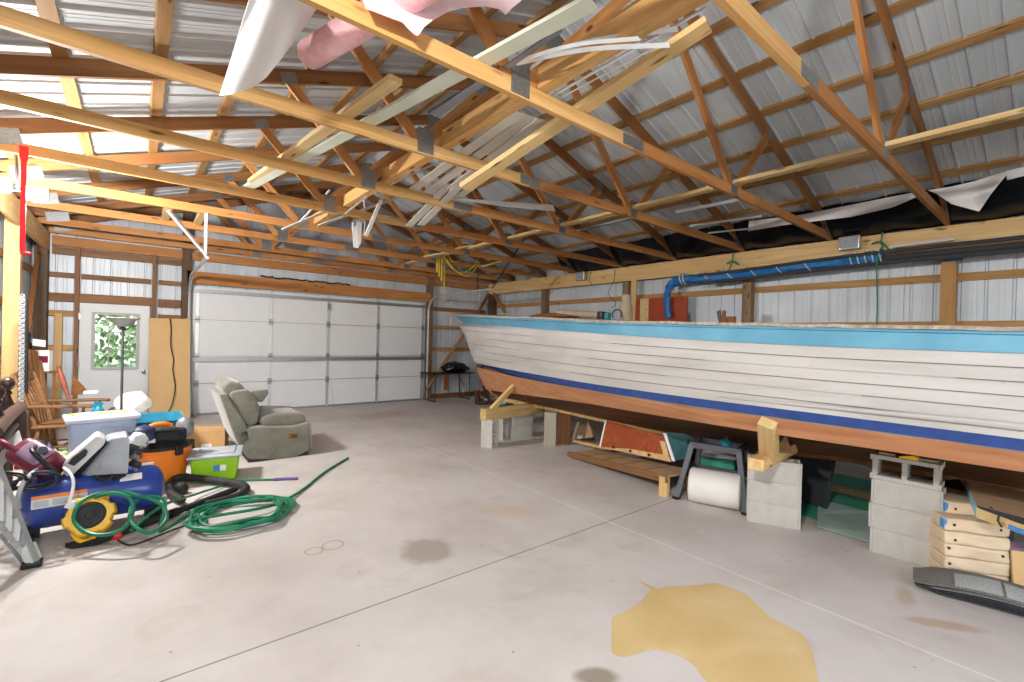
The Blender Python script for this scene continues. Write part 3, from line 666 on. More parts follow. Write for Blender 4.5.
STEM = [(2.055, 8.12), (1.903, 7.823), (1.668, 7.50), (1.45, 7.385), (1.295, 7.305), (1.165, 7.226), (1.118, 7.197), (1.09, 7.183), (.856, 7.06), (.681, 6.87), (.58, 6.70), (.528, 6.46)]
def half(name, y):
    y0, B, p, _ = LINES[name]; s = max(0, (y0 - y) / 5.5); b = B * (1 - max(0, 1 - s) ** p)
    return b * (1 - .1 * max(0, -y / 2.3) ** 2)
def hp(name, s):
    """half breadth, y, z of a hull line at fraction s from the stem"""
    y0 = LINES[name][0]; y = y0 + (YT - y0) * s; return half(name, y), y, tab(LINES[name][3], y)
NS = 70
SS = [(i / NS) ** 1.35 for i in range(NS + 1)]
def blend(n0, n1, t, s, out=0.0):
    a, b = hp(n0, s), hp(n1, s); h, y, z = [p + (q - p) * t for p, q in zip(a, b)]
    if n0 == 'chine': z = a[2] + (b[2] - a[2]) * t ** (1 + 1.4 * min(1, s * 2.2))      # hollow garboards
    if t and n0 == 'blue':     # follow the raked, slightly hollow stem between the two lines
        y += (1 - s) ** 8 * (tab(STEM, z) - y) ; h = h + .05 * sin(pi * t) * s * (1 - s) ** 2 * 2
    if n0 == 'sbot': y += (1 - s) ** 8 * (tab(STEM, z) - y)
    return h + out * min(1, s * 12), y, z
boat = thing('wooden_boat', 'long wooden boat, white planked sides, light blue sheer and navy stripe, propped on blocks', 'boat', (XC, 3.0, .49))
def hull_band(name, rows, mat, smooth=True):
    """rows: list of functions s -> (half, y, z); both sides in one mesh"""
    mb = MB()
    for sg in (-1, 1):
        vs = [(XC + sg * h, y, z) for f in rows for h, y, z in [f(s) for s in SS]]; w = NS + 1
        mb.add(vs, [(r * w + i, r * w + i + 1, (r + 1) * w + i + 1, (r + 1) * w + i) for r in range(len(rows) - 1) for i in range(NS)])
    o = mb.build(name, mat, boat, smooth); 
    for v in o.data.vertices: v.co -= V((XC, 3.0, .49))
    return o
hull_band('sheer_strake', [lambda s, t=t: blend('sheer', 'blue', t, s, .012) for t in (0, .33, .66, 1)] + [lambda s: blend('sheer', 'blue', 1, s, 0)], 'hullblue')
rows = []; NP = 6
for k in range(NP):
    for j in range(4):
        t = (k + j / 3) / NP; rows.append(lambda s, t=t, o=-.002 + .012 * j / 3: blend('blue', 'stop', t, s, o))
hull_band('topside_planking', rows, 'hullwhite')
mb = MB()
for k in range(1, NP):
    for i0 in range(4, NS - 2, 3):
        if (i0 * 7 + k * 5) % 11 < 3: continue
        mb.tube([V((XC - h, y, z)) - V((XC, 3.0, .49)) for h, y, z in [blend('blue', 'stop', k / NP, SS[i], .009) for i in range(i0, i0 + 4)]], .0026, 5)
mb.build('plank_seams', 'seam', boat)
hull_band('boot_stripe', [lambda s, t=t: blend('stop', 'sbot', t, s, .004) for t in (0, .5, 1)], 'stripe')
rows = []
for k in range(3):
    for j in range(3):
        t = (k + j / 2) / 3; rows.append(lambda s, t=t, o=-.002 + .006 * j / 2: blend('sbot', 'chine', t, s, o))
hull_band('bottom_planking', rows, 'mahog')
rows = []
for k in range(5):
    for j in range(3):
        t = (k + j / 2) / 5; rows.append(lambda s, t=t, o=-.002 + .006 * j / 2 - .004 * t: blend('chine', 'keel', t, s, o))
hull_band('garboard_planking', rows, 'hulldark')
# light blue scuffed line of old paint just under the stripe, towards the stern
mb = MB(); vs = []
for i in range(NS + 1):
    for t in (.02, .02 + .045 * (.6 + .4 * sin(i * 2.3)) * min(1, SS[i] * 2)):
        h, y, z = blend('sbot', 'chine', t, SS[i], .004); vs.append((-h, y - 3.0, z - .49))
mb.add(vs, [(2 * i, 2 * i + 2, 2 * i + 3, 2 * i + 1) for i in range(20, NS)]); mb.build('paint_line', 'hullblue', boat)
# keel and stem timbers
mb = MB(); prof = [(y, tab(LINES['keel'][3], y)) for y in [6.46, 6.0, 5.3, 4.2, 3.2, 2.75, 2.3, 1.9, 1.3, .8, -2.3]]
vs = []
for y, z in prof:
    for x, dz in ((-.055, .03), (-.055, -.035), (.055, -.035), (.055, .03)): vs.append((x, y - 3.0, z + dz - .49))
for i in range(len(prof) - 1):
    mb.m = 0 if prof[i][0] > 2.9 else 1; n0_ = len(mb.v); mb.add(vs[4 * i:4 * i + 8], [(j, (j + 1) % 4, 4 + (j + 1) % 4, 4 + j) for j in range(4)] + ([(0, 1, 2, 3)] if i == 0 else []) + ([(4, 5, 6, 7)] if i == len(prof) - 2 else []))
mb.build('keel', ['lumber', 'oldwood'], boat)  # aft keel takes darker wood: the hull's shade put into its colour
def stem_piece(lo, hi, name, mt):
    sp = [(y, z) for z, y in STEM if lo <= z <= hi]; P = smooth_path([V((0, y - 3.0, z - .49)) for y, z in sp], 6); mb = MB(); vs = []
    for i, p in enumerate(P):
        for dx, dy in ((-.02, -.06), (-.012, .018), (.012, .018), (.02, -.06)): vs.append((dx, p.y + dy, p.z))
    mb.add(vs, [(4 * i + j, 4 * i + (j + 1) % 4, 4 * i + 4 + (j + 1) % 4, 4 * i + 4 + j) for i in range(len(P) - 1) for j in range(4)] + [(0, 1, 2, 3), tuple(4 * (len(P) - 1) + j for j in range(4))])
    return mb.build(name, mt, boat, True)
stem_piece(1.165, 2.06, 'stem', 'hullwhite'); stem_piece(1.09, 1.165, 'stem_stripe', 'stripe'); stem_piece(.528, 1.09, 'forefoot', 'mahog')
# transom
mb = MB(); pl = [(-1, *hp(n, 1.0)) for n in ('keel', 'chine', 'sbot', 'sheer')]; poly = [V((-h, y - 3.0, z - .49)) for _, h, y, z in pl] + [V((h, y - 3.0, z - .49)) for _, h, y, z in reversed(pl)]
mb.prism(poly, (0, -.03, 0)); mb.build('transom', 'hullwhite', boat)
# deck with its ragged edge, running out into a point over the stem
mb = MB(); rr = random.Random(4); vs = []
ys = [8.40, 8.25, 8.1] + [8.1 - 10.4 * (i / 90) ** 1.2 for i in range(1, 91)]
for y in ys:
    h = (.012 + .035 * (8.4 - y) / .3) if y > 8.1 else half('sheer', y) + .045 + rr.uniform(-.008, .008); z = tab(LINES['sheer'][3] + [(8.4, 2.085)], y) + rr.uniform(-.004, .004)
    for x, dz in ((-h, -.004), (-h, .020), (0, .05), (h, .020), (h, -.004)): vs.append((x, y - 3.0, z + dz - .49))
n = len(ys); mb.add(vs, [(5 * i + j, 5 * i + j + 1, 5 * i + 6 + j, 5 * i + 5 + j) for i in range(n - 1) for j in range(4)] + [(5 * i, 5 * i + 5, 5 * i + 9, 5 * i + 4) for i in range(n - 1)] + [(0, 1, 2, 3, 4), tuple(5 * n - 5 + j for j in range(5))])
mb.build('deck', 'deck', boat)
mb = MB()
P = [V((-half('sheer', y) - .02, y - 3.0, tab(LINES['sheer'][3], y) - .012 - .49)) for y in [8.0 - 10.2 * (i / 60) ** 1.2 for i in range(61)]]
mb.tube(P, .014, 6); P = [V((-p.x, p.y, p.z)) for p in P]; mb.tube(P, .014, 6); mb.build('rub_rail', 'hullblue', boat, True)
mb = MB()
P = [V((-half('stop', y) - .012 - .02 * min(1, (1.9 - y)), y - 3.0, 1.19 - .49 - .03 * (1 - min(1, max(0, (1.9 - y) / 1.5))))) for y in [1.9 - 4.1 * i / 30 for i in range(31)]]
mb.tube(P, [.006 + .016 * min(1, i / 12) for i in range(31)], 8); mb.build('spray_rail', 'hullwhite', boat, True)

# things lying on and standing on the deck
def deckz(x, y): return tab(LINES['sheer'][3], y) + .020 + .03 * (1 - min(1, abs(x - XC) / 1.3))
def on_deck(u, x):
    d = ray(u, 315); y = x * d.y / d.x; return V((x, y, deckz(x, y)))
p = on_deck(626, 5.3); h = 1.6 + (340 - 293) / FPX * (p - EYE).dot(_F) - p.z
mb = MB().lathe([(.085, 0), (.09, .02), (.088, h * .55), (.07, h * .62), (.066, h), (.05, h)], 18); o = mb.build('carpet_roll', 'tubeboard', None, True); o.location = p; tag(o, 'grey-brown roll standing upright on the boat deck beside the red-brown sheet', 'roll')
p0, p1 = at(633, 310, X=7.60), at(687, 310, X=7.60); q0, q1 = at(633, 298.5, X=7.6), at(687, 297, X=7.6); zt_ = (q0.z + q1.z) / 2
t = thing('wall_sheet', 'tall red-brown sheet with a pale batten, standing against the wall behind the boat', 'sheet', V((7.6, p0.y, 0)))
w_ = p1.y - p0.y; MB().box((0, w_ / 2, zt_ / 2), (.02, abs(w_), zt_)).build('sheet', 'redply', t); MB().box((-.02, w_ * .24, zt_ / 2), (.02, abs(w_) * .16, zt_)).build('batten', 'boardlight', t)
def deck_item(name, label, cat, u, x, fn, mat, smooth=False):
    p = on_deck(u, x); mb = MB(); fn(mb); o = mb.build(name, mat, None, smooth); o.location = p; tag(o, label, cat); return o
deck_item('log', 'short tan log lying on the boat deck near the bow', 'log', 581, 5.2, lambda m: m.tube([(-.16, .35, .1), (.0, .05, .075), (.1, -.3, .06)], [.05, .06, .055], 10), 'tubeboard', True)
deck_item('coiled_tarp', 'low dark brown folded heap on the boat deck close to the bow', 'heap', 553, 5.15, lambda m: m.rbox((0, 0, .035), (.35, 1.1, .08), .035, deform=lambda p, h: V((p.x, p.y, p.z * (1 - .8 * (abs(p.y) / h[1]) ** 2) - .03 * (abs(p.y) / h[1]) ** 2))), 'oldwood', True)
deck_item('black_tin', 'small black tin with a teal band on the boat deck', 'tin', 602, 5.1, lambda m: m.rbox((0, 0, .055), (.12, .1, .11), .015), 'black', True)
deck_item('teal_tin', 'small teal tin beside the black one on the boat deck', 'tin', 607.5, 5.12, lambda m: m.rbox((0, 0, .05), (.08, .08, .10), .012), 'tealdark', True)
deck_item('hand_plane', 'thin dark upright tool on the boat deck past the red-brown sheet', 'tool', 690, 5.3, lambda m: m.slab([(-.01, -.02, 0), (-.01, .03, 0), (.06, .06, .13), (.04, .03, .15)], .015), 'darkgrey')
deck_item('wood_clamp', 'small brown wooden clamp on the boat deck near the grey wall post', 'clamp', 730, 5.2, lambda m: (m.box((0, .0, .045), (.05, .12, .09)), m.box((0, .07, .08), (.03, .03, .16))), 'oldwood')
deck_item('pry_bar', 'bent dark blade standing beside the brown clamp on the boat deck', 'tool', 724, 5.2, lambda m: m.slab([(-.01, 0, 0), (-.01, .05, 0), (.0, .09, .15), (.0, .05, .17)], .012), 'darkgrey')
deck_item('cable_loop', 'small loop of dark cable on the boat deck by the foot of the standing roll', 'cable', 617, 5.05, lambda m: m.tube([(.0, .08 * cos(a), .075 + .065 * sin(a)) for a in [i * pi / 10 for i in range(-2, 13)]], .009, 6), 'cordblack', True)

# ------------------------------------------------------------------ concrete blocks
def block_mesh(kind):
    """0.39 x 0.19 x 0.19 hollow block, long axis x, cores along z"""
    mb = MB(); l, w, h = .39, .19, .1912; t = .032
    for y in (-1, 1): mb.box((0, y * (w - t) / 2, 0), (l - .004, t, h))
    for x in (-1, 0, 1): mb.box((x * (l - t) / 2 if x else 0, 0, 0), (t, w - 2 * t, h))
    for x in (-1, 1):
        for y in (-1, 1): mb.box((x * (l / 2 + .006), y * (w / 2 - .022), 0), (.016, .044, h))
    return mb
_blk = block_mesh(0).build('concrete_block', 'concrete_block', bevel=.004); BLK = _blk.data; bpy.data.objects.remove(_blk)
def block(p, mtx, label, group):
    o = bpy.data.objects.new('concrete_block', BLK); C.objects.link(o); m = o.modifiers.new('edge', 'BEVEL'); m.width = .004; m.segments = 2; m.limit_method = 'ANGLE'
    o.matrix_world = Matrix.Translation(V(p)) @ mtx.to_4x4(); return tag(o, label, 'block', group)
CN = ['bottom', 'second', 'third', 'top']
# stack nearest the camera: three plain courses and one with its cores open to the room
a = V((4.506, 1.01, 0)); b = V((4.525, .615, 0)); dv = (b - a).normalized(); nin = V((-dv.y, dv.x, 0)); ang = atan2(dv.y, dv.x)
for k in range(4):
    c = (a + b) / 2 + nin * .097 + V((0, 0, .096 + .192 * k)) + (dv * .012 if k % 2 == 0 else V((0, 0, 0)))
    m = rotz(ang) @ (Matrix.Rotation(pi / 2, 3, 'X') if k == 3 else Matrix.Identity(3))
    block(c, m, '%s block of the four-block stack beside the bundles of shingles%s' % (CN[k], ', its two openings facing out' if k == 3 else ''), 'blocks of the stack by the shingles')
top3 = (a + b) / 2 + nin * .097 + V((0, 0, .768))
o = MB().box((0, 0, .009), (.1, .08, .018)).build('wood_shim', 'tubeboard'); o.matrix_world = Matrix.Translation(top3 - dv * .11 + nin * -.02) @ rotz(ang).to_4x4(); tag(o, 'flat wood shim on the four-block stack before the yellow wedge', 'shim')
o = MB().box((0, 0, .009), (.12, .08, .018)).build('wood_shim', 'tubeboard'); o.matrix_world = Matrix.Translation(top3 + dv * .12 + nin * -.02) @ rotz(ang).to_4x4(); tag(o, 'flat wood shim on the four-block stack at the shingle side', 'shim')
mb = MB().prism([(-.055, -.05, 0), (.055, -.05, 0), (.055, -.05, .02), (.03, -.05, .034), (-.055, -.05, .014)], (0, .1, 0)); o = mb.build('plastic_wedge', 'yellow', bevel=.003); o.matrix_world = Matrix.Translation(top3 + dv * .02 + nin * -.04) @ rotz(ang).to_4x4(); tag(o, 'yellow plastic wedge on top of the four-block stack', 'wedge')
# middle stack with the timber and wedge post
a = V((4.328, 1.843, 0)); b = V((4.486, 1.515, 0)); dv = (b - a).normalized(); nin = V((-dv.y, dv.x, 0)); ang = atan2(dv.y, dv.x); mid = (a + b) / 2 + nin * .097
for k in range(3):
    block(mid + V((0, 0, .096 + .192 * k)), rotz(ang), '%s block of the three-block stack that carries the short timber under the hull' % ['bottom', 'middle', 'top'][k], 'blocks of the stack with the timber')
tz = .578
p0 = at(756, 464.5, Z=tz + .047)
tag(board('support_timber', p0, p0 + V((1.0, .10, 0)), .12, .09, 'lumber'), 'thick timber lying on the three-block stack under the hull', 'timber')
pb = at(769, 456, Z=tz + .094); pb = pb + V((.05, .02, 0)); pt = at(768, 422, X=3.80)
tag(board('prop_post', pb, pt, .12, .10, 'boardlight', up=(1, 0, .3)), 'short light wooden prop standing on the timber, tight against the hull', 'prop')
mb = MB().prism([(-.09, 0, 0), (.09, 0, 0), (.02, 0, .16)], (0, .03, 0)); o = mb.build('wood_wedge', 'honey'); o.location = (pb.x + .16, pb.y - .05, tz + .094); o.rotation_euler = (0, 0, -.6); tag(o, 'small triangular wood wedge behind the light prop under the hull', 'wedge')
# keel post
kz = tab(LINES['keel'][3], 5.0) - .035
tag(board('keel_post', (4.93, 5.06, 0), (4.93, 5.06, kz), .18, .17, 'greypost', up=(.8, .55, 0)), 'grey weathered timber post standing under the keel', 'post')
tag(board('keel_plank', (5.12, 4.98, 0), (5.12, 4.98, kz - .02), .2, .05, 'oldwood', up=(.8, .55, 0)), 'dark brown plank standing next to the grey keel post', 'plank')
# bow timber: block on end, blocks behind, cross timber, diagonal prop
block((4.07, 5.47, .20), rotz(radians(-68)) @ Matrix.Rotation(pi / 2, 3, 'Y'), 'block standing on end with its openings showing, under the near end of the bow timber', 'blocks under the bow timber')
block((4.86, 5.74, .096), rotz(radians(-5)), 'lower of the two flat blocks under the bow timber', 'blocks under the bow timber')
block((4.87, 5.74, .288), rotz(radians(-2)), 'upper of the two flat blocks under the bow timber', 'blocks under the bow timber')
block((4.53, 5.80, .20), rotz(radians(-68)) @ Matrix.Rotation(pi / 2, 3, 'Y'), 'block on end between the flat pair and the near block under the bow timber', 'blocks under the bow timber')
tag(board('bow_timber', (3.96, 5.50, .475), (5.25, 5.62, .475), .13, .165, 'lumber'), 'heavy cross timber on blocks under the bow', 'timber')
p0 = at(491, 410, Y=5.44); p1 = at(517, 382.5, Y=5.36)
tag(board('bow_prop', p0, p1, .09, .045, 'boardlight', up=(0, 1, .6)), 'light plank propped from the bow timber up against the hull', 'prop')
tag(board('bow_prop', p1 + V((.03, .0, -.02)), V((4.84, 5.46, .60)), .06, .06, 'honey', up=(0, 1, .6)), 'short brown prop leaning back from the top of the light bow plank', 'prop')
# ------------------------------------------------------------------ under the boat
rampL, rampR = V((4.66, 4.42, 0)), V((4.30, 2.66, 0)); dv = (rampR - rampL); du = dv.normalized(); nb = V((-du.y, du.x, 0))
if nb.x < 0: nb = -nb
t = thing('wooden_ramp', 'low sloping wooden ramp with tan boards, standing under the hull beside the red-stained panel', 'ramp', rampL)
mb = MB().slab([V((0, 0, .035)), dv + V((0, 0, .205)), dv + nb * .42 + V((0, 0, .205)), nb * .42 + V((0, 0, .035))], .02); mb.build('ramp_deck', 'tan', t)
for k in range(1, 5): MB().slab([dv * (k / 5 - .003) + V((0, 0, .0565 + .17 * k / 5)), dv * (k / 5 + .003) + V((0, 0, .0565 + .17 * k / 5)), dv * (k / 5 + .003) + nb * .42 + V((0, 0, .0565 + .17 * k / 5)), dv * (k / 5 - .003) + nb * .42 + V((0, 0, .0565 + .17 * k / 5))], .002).build('deck_joint', 'oldwood', t)
board('front_rail', rampL + V((0, 0, .03)) - nb * .012, rampR + V((0, 0, .185)) - nb * .012, .025, .075, 'honey', t, base=rampL)
board('back_rail', rampL + nb * .43 + V((0, 0, .03)), rampR + nb * .43 + V((0, 0, .185)), .025, .075, 'honey', t, base=rampL)
for s in (0, .40): board('leg', rampR + nb * s - du * .05 + V((0, 0, 0)), rampR + nb * s - du * .05 + V((0, 0, .2)), .06, .09, 'lumber', t, base=rampL)
# red panel, a hatch door leaning on the ramp
A, B, Cc, D = at(600, 447, X=4.86), at(671, 462, X=4.62), at(663, 436, X=4.72), at(606, 420, X=4.96)
t = thing('hatch_panel', 'red-stained wooden panel with a bare bolted strip along its foot, on the ramp', 'panel', A)
pt_ = lambda s, r: (A * (1 - s) + B * s) * (1 - r) + (D * (1 - s) + Cc * s) * r - A
MB().slab([pt_(0, .0), pt_(1, 0), pt_(1, 1), pt_(0, 1)], -.03).build('panel_board', 'redwood', t)
off = V((-.008, -.002, .002))
MB().slab([pt_(.0, .0) + off, pt_(1, .0) + off, pt_(1, .24) + off, pt_(.45, .16) + off, ][:4], -.01).build('bare_strip', 'lumber', t)
MB().slab([pt_(.93, .2) + off, pt_(1, .2) + off, pt_(1, .8) + off, pt_(.93, .75) + off], -.01).build('bare_end', 'lumber', t)
MB().slab([pt_(-.012, 0) + off, pt_(.01, 0) + off, pt_(.01, 1) + off, pt_(-.012, 1) + off], -.035).build('pale_edge', 'paper', t)
for s in (.22, .48, .74):
    o = MB().lathe([(.018, 0), (.018, .006)], 12, mtx=frame((0, 0, 1), (1, 0, 0)) if False else Matrix.Rotation(-pi / 2, 3, 'Y')).build('bolt_hole', 'black', t); o.location = pt_(s, .09) + off * 1.4
q = [at(671, 461, X=4.66), at(690, 458, X=4.9), at(694, 434, X=5.0), at(664, 432, X=4.8)]
tag(MB().slab(q, -.02).build('blue_green_board', 'teal_ply'), 'blue-green board leaning between the red-stained panel and the metal stand', 'board')
q = [at(672, 461, X=4.60), at(675, 461, X=4.6), at(666, 433, X=4.74), at(663, 433, X=4.74)]
tag(MB().slab(q, -.012).build('white_stick', 'white'), 'thin white stick leaning on the end of the red-stained panel', 'stick')
q = [at(572, 440, X=5.5), at(593, 437, X=5.4), at(588, 421, X=5.5), at(577, 422, X=5.6)]
tag(MB().slab(q, -.03).build('pinkish_offcut', 'tan'), 'small pinkish offcut board standing under the keel near the block stack', 'board')
tag(board('floor_stick', at(574, 441, Z=.05), at(612, 449, Z=.05), .06, .04, 'lumber'), 'pale stick lying on the floor at the foot of the pinkish offcut', 'stick')
tag(MB().rbox((0, 0, .03), (.09, .06, .06), .02).build('white_scrap', 'paper', origin=None), 'small crumpled white scrap on the pale stick under the keel', 'scrap').location = at(580, 439, Z=.07)
# dark recess goods: tall dark panel, big black tub
q = [at(800, 444, X=5.6), at(842, 452, X=5.3), at(840, 492, X=5.3), at(800, 478, X=5.6)]
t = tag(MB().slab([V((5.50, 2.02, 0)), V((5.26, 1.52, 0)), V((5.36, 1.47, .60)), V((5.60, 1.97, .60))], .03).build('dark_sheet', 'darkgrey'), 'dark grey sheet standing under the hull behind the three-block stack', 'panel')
tag(MB().slab([V((5.10, 2.06, 0)), V((5.0, 1.72, 0)), V((5.05, 1.70, .40)), V((5.15, 2.04, .40))], .03).build('white_board', 'lightgrey'), 'white board standing in front of the dark grey sheet under the hull', 'panel')
tag(board('hull_strut', (5.15, 1.62, .72), (5.4, .66, .35), .04, .1, 'honey'), 'reddish board slanting down under the hull behind the four-block stack', 'board')
tag(board('floor_timber', at(800, 480, Z=.04), at(872, 497, Z=.04), .09, .06, 'lumber'), 'long light timber lying on the green tarp under the hull', 'timber')
tag(MB().grid(lambda a, b: V((4.88 + 2.0 * a, 1.95 - 1.15 * b - .35 * a * b, .006 + .012 * (sin(9 * a + 2) * sin(8 * b) + 1) * .5)), 24, 18, .004).build('green_tarp', 'greentarp', None, True), 'green tarp spread on the floor under the boat between the two block stacks', 'tarp')
tag(MB().grid(lambda a, b: V((4.66 + .85 * a, 1.42 - .62 * b + .25 * a, .022 + .004 * sin(7 * a) * sin(9 * b))), 12, 12, .004).build('pale_sheet', 'greenpale', None, True), 'pale sheet over the edge of the green tarp beside the four-block stack', 'sheet')
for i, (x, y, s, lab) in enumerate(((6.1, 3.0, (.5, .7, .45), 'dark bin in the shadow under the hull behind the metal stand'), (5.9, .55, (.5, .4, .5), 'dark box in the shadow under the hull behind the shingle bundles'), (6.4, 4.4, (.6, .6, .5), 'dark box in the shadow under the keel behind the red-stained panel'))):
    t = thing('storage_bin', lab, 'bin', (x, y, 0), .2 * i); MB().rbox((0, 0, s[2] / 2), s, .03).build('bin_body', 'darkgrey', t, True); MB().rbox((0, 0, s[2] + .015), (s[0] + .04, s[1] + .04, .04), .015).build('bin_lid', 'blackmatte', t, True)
t = thing('storage_tote', 'green tote glimpsed through the metal stand under the hull', 'tote', (5.25, 2.62, 0), radians(25))
MB().rbox((0, 0, .17), (.55, .38, .34), .03).build('tote_body', 'greentarp', t, True); MB().rbox((0, 0, .36), (.6, .42, .04), .015).build('tote_lid', 'lightgrey', t, True)
# metal stand
t = thing('metal_stand', 'grey steel work stand with splayed legs straddling the white roll', 'stand', (4.42, 2.27, 0))
b0 = V((4.42, 2.27, 0)); FL, FR = V((4.33, 2.58, 0)), V((4.48, 1.95, 0)); ax = (FR - FL).normalized(); nb2 = V((-ax.y, ax.x, 0)); BL, BR = FL + nb2 * .62, FR + nb2 * .62
top = []
for p, sx_, sy_ in ((FL, .10, .15), (FR, -.10, .15), (BL, .10, -.15), (BR, -.10, -.15)):
    q = p + ax * sx_ + nb2 * sy_ + V((0, 0, .55)); top.append(q); board('leg', p, q, .045, .045, 'metalstand', t, up=nb2, base=b0) if False else None
M['metalstand'] = plain('grey_painted_steel', '#5c6068', .45, .2, .1)
for p, q in zip((FL, FR, BL, BR), top): board('leg', p, q, .05, .035, 'metalstand', t, up=nb2, base=b0)
for p, q, nm in ((top[0], top[1], 'top_rail'), (top[2], top[3], 'top_rail'), (top[0], top[2], 'end_rail'), (top[1], top[3], 'end_rail')): board(nm, p, q, .04, .06, 'metalstand', t, base=b0)
lo = [p + (q - p) * .42 for p, q in zip((FL, FR, BL, BR), top)]
for i, j in ((0, 2), (1, 3), (2, 3)): board('stretcher', lo[i], lo[j], .03, .045, 'metalstand', t, base=b0)
mb = MB()
for p in (FL, FR, BL, BR): mb.box(p - b0 + V((0, 0, .012)), (.06, .06, .024))
mb.build('foot', 'black', t)
mb = MB().lathe([(.015, 0), (.05, .01), (.055, .05), (.03, .07), (.012, .075)], 14); o = mb.build('glass_float', 'tealdark', None, True); o.location = (top[0] + top[1]) / 2 + ax * .1 + nb2 * .03 + V((0, 0, .03)); tag(o, 'small green glass piece with a brass tip on the rail of the metal stand', 'float')
t = o; MB().lathe([(.013, .074), (.016, .08), (.008, .1)], 10).build('brass_tip', 'brass', t, True)
a0, a1 = V((4.40, 2.47, .172)), V((4.56, 2.03, .172)); ax2 = (a1 - a0); fm = frame(ax2)
t = thing('white_roll', 'white roll lying between the legs of the grey metal stand', 'roll', (a0 + a1) / 2 - V((0, 0, .17)))
l = ax2.length / 2; mt = Matrix((fm.col[1], fm.col[2], fm.col[0])).transposed()
MB().lathe([(.02, -l), (.155, -l), (.17, -l + .012), (.17, l - .012), (.155, l), (.02, l)], 36, (0, 0, .17), mt).build('wrap', 'rollwhite', t, True)
MB().lathe([(.05, -l - .004), (.05, l + .004)], 20, (0, 0, .17), mt).build('core', 'card', t, True)

# ------------------------------------------------------------------ shingles and the panel beside them
A, B = V((4.348, .584, 0)), V((4.547, .279, 0)); fd = (B - A).normalized(); fn = V((-fd.y, fd.x, 0)); ang = atan2(fd.y, fd.x)
if fn.x < 0: fn = -fn
rr = random.Random(11)
LBL = ['bottom bundle of the paper-wrapped shingle stack, resting on the floor', 'second bundle up in the paper-wrapped shingle stack', 'third bundle up in the paper-wrapped shingle stack', 'fourth bundle up in the paper-wrapped shingle stack', 'fifth bundle of the paper-wrapped shingle stack, a blue label on its corner', 'kraft bundle with a blue label pushed back under the top bundle of the stack']
A = A + fd * .03; B = B + fd * .03
def bundle(c, rot, lab, size=(.36, .80, .085), wrap='kraft', tilt=None):
    t = thing('shingle_bundle', lab, 'shingle bundle', c, 0, 'wrapped shingle bundles')
    m = rot
    sd = rr.random() * 9
    df = lambda p, h: V((p.x, p.y, p.z + .005 * noise.noise(V((p.x * 9 + sd, p.y * 6, sd))))) + V((0, .014 * noise.noise(V((p.x * 14, p.z * 20, sd))) * (1 if abs(p.y) > h[1] * .9 else 0), 0))
    MB().rbox((0, 0, size[2] / 2), size, .012, 2, 9, df, m).build('wrapper', wrap, t, True); return t
for k in range(6):
    sh = rr.uniform(-.006, .006) + (.012 if k == 4 else .06 if k == 5 else 0)
    c = (A + B) / 2 + fn * (.40 + (.0 if k < 4 else .02 if k == 4 else .13)) + fd * sh + V((0, 0, .0865 * k))
    m = rotz(ang + rr.uniform(-.02, .02)); t = bundle(c, m, LBL[k])
    mb = MB()
    for j in range(1 if k % 2 else 2): mb.box(m @ V((-.12 + .22 * j + rr.uniform(-.04, .04), -.40, .045 + rr.uniform(-.015, .015))), (.014, .006, .016), m)
    mb.build('strap_hole', 'black', t)
    if k >= 4: MB().box(m @ V((-.174, -.375, .045)), (.018, .05, .06), m).build('blue_label', 'bluetape', t)
# the top bundle lies across the stack, tipped towards the room
zt_ = .600
lev = lambda u, v: at(u, v, Z=zt_)
FL_, BL_ = lev(977, 505.5), lev(965, 478.5); u_ = (lev(1024, 518) - FL_).normalized() * .345; w_ = BL_ - FL_; up_ = V((0, 0, 1))
t = thing('shingle_bundle', 'top bundle with yellow front, light-blue side and bare strip of black granules', 'shingle bundle', FL_, 0, 'wrapped shingle bundles')
Q = lambda s, r, d=0: u_ * s + w_ * r - up_ * d
MB().prism([Q(0, 0), Q(1, 0), Q(1, 1), Q(0, 1)], -up_ * .082).build('wrapper', 'tan', t, bevel=.006)
MB().prism([Q(-.012, .0, .012), Q(-.012, .72, .004), Q(-.012, .72, .07), Q(-.012, .0, .078)], u_ * .016).build('blue_side', 'lblue', t, bevel=.002)
MB().prism([Q(.0, .004, .0), Q(1.2, .004, .0), Q(1.2, -.07, .04), Q(.5, -.045, .025), Q(.03, -.008, .008)], -up_ * .006).build('granule_strip', 'granule', t)
MB().prism([Q(-.01, .0, .01), Q(.5, -.05, .03), Q(1.2, -.075, .046), Q(1.2, -.06, .12), Q(.5, -.04, .09), Q(.0, .0, .08)], w_ * .02).build('yellow_front', 'boardlight', t, bevel=.002)
MB().prism([Q(.42, -.052, .055), Q(.72, -.066, .065), Q(.72, -.064, .095), Q(.42, -.05, .08)], w_ * .01).build('blue_label', 'bluetape', t)
MB().tube([Q(.34, -.045, .085), Q(.28, -.045, .05), Q(.30, -.03, .02), Q(.2, .05, -.003)], .006, 6).build('tear', 'black', t)
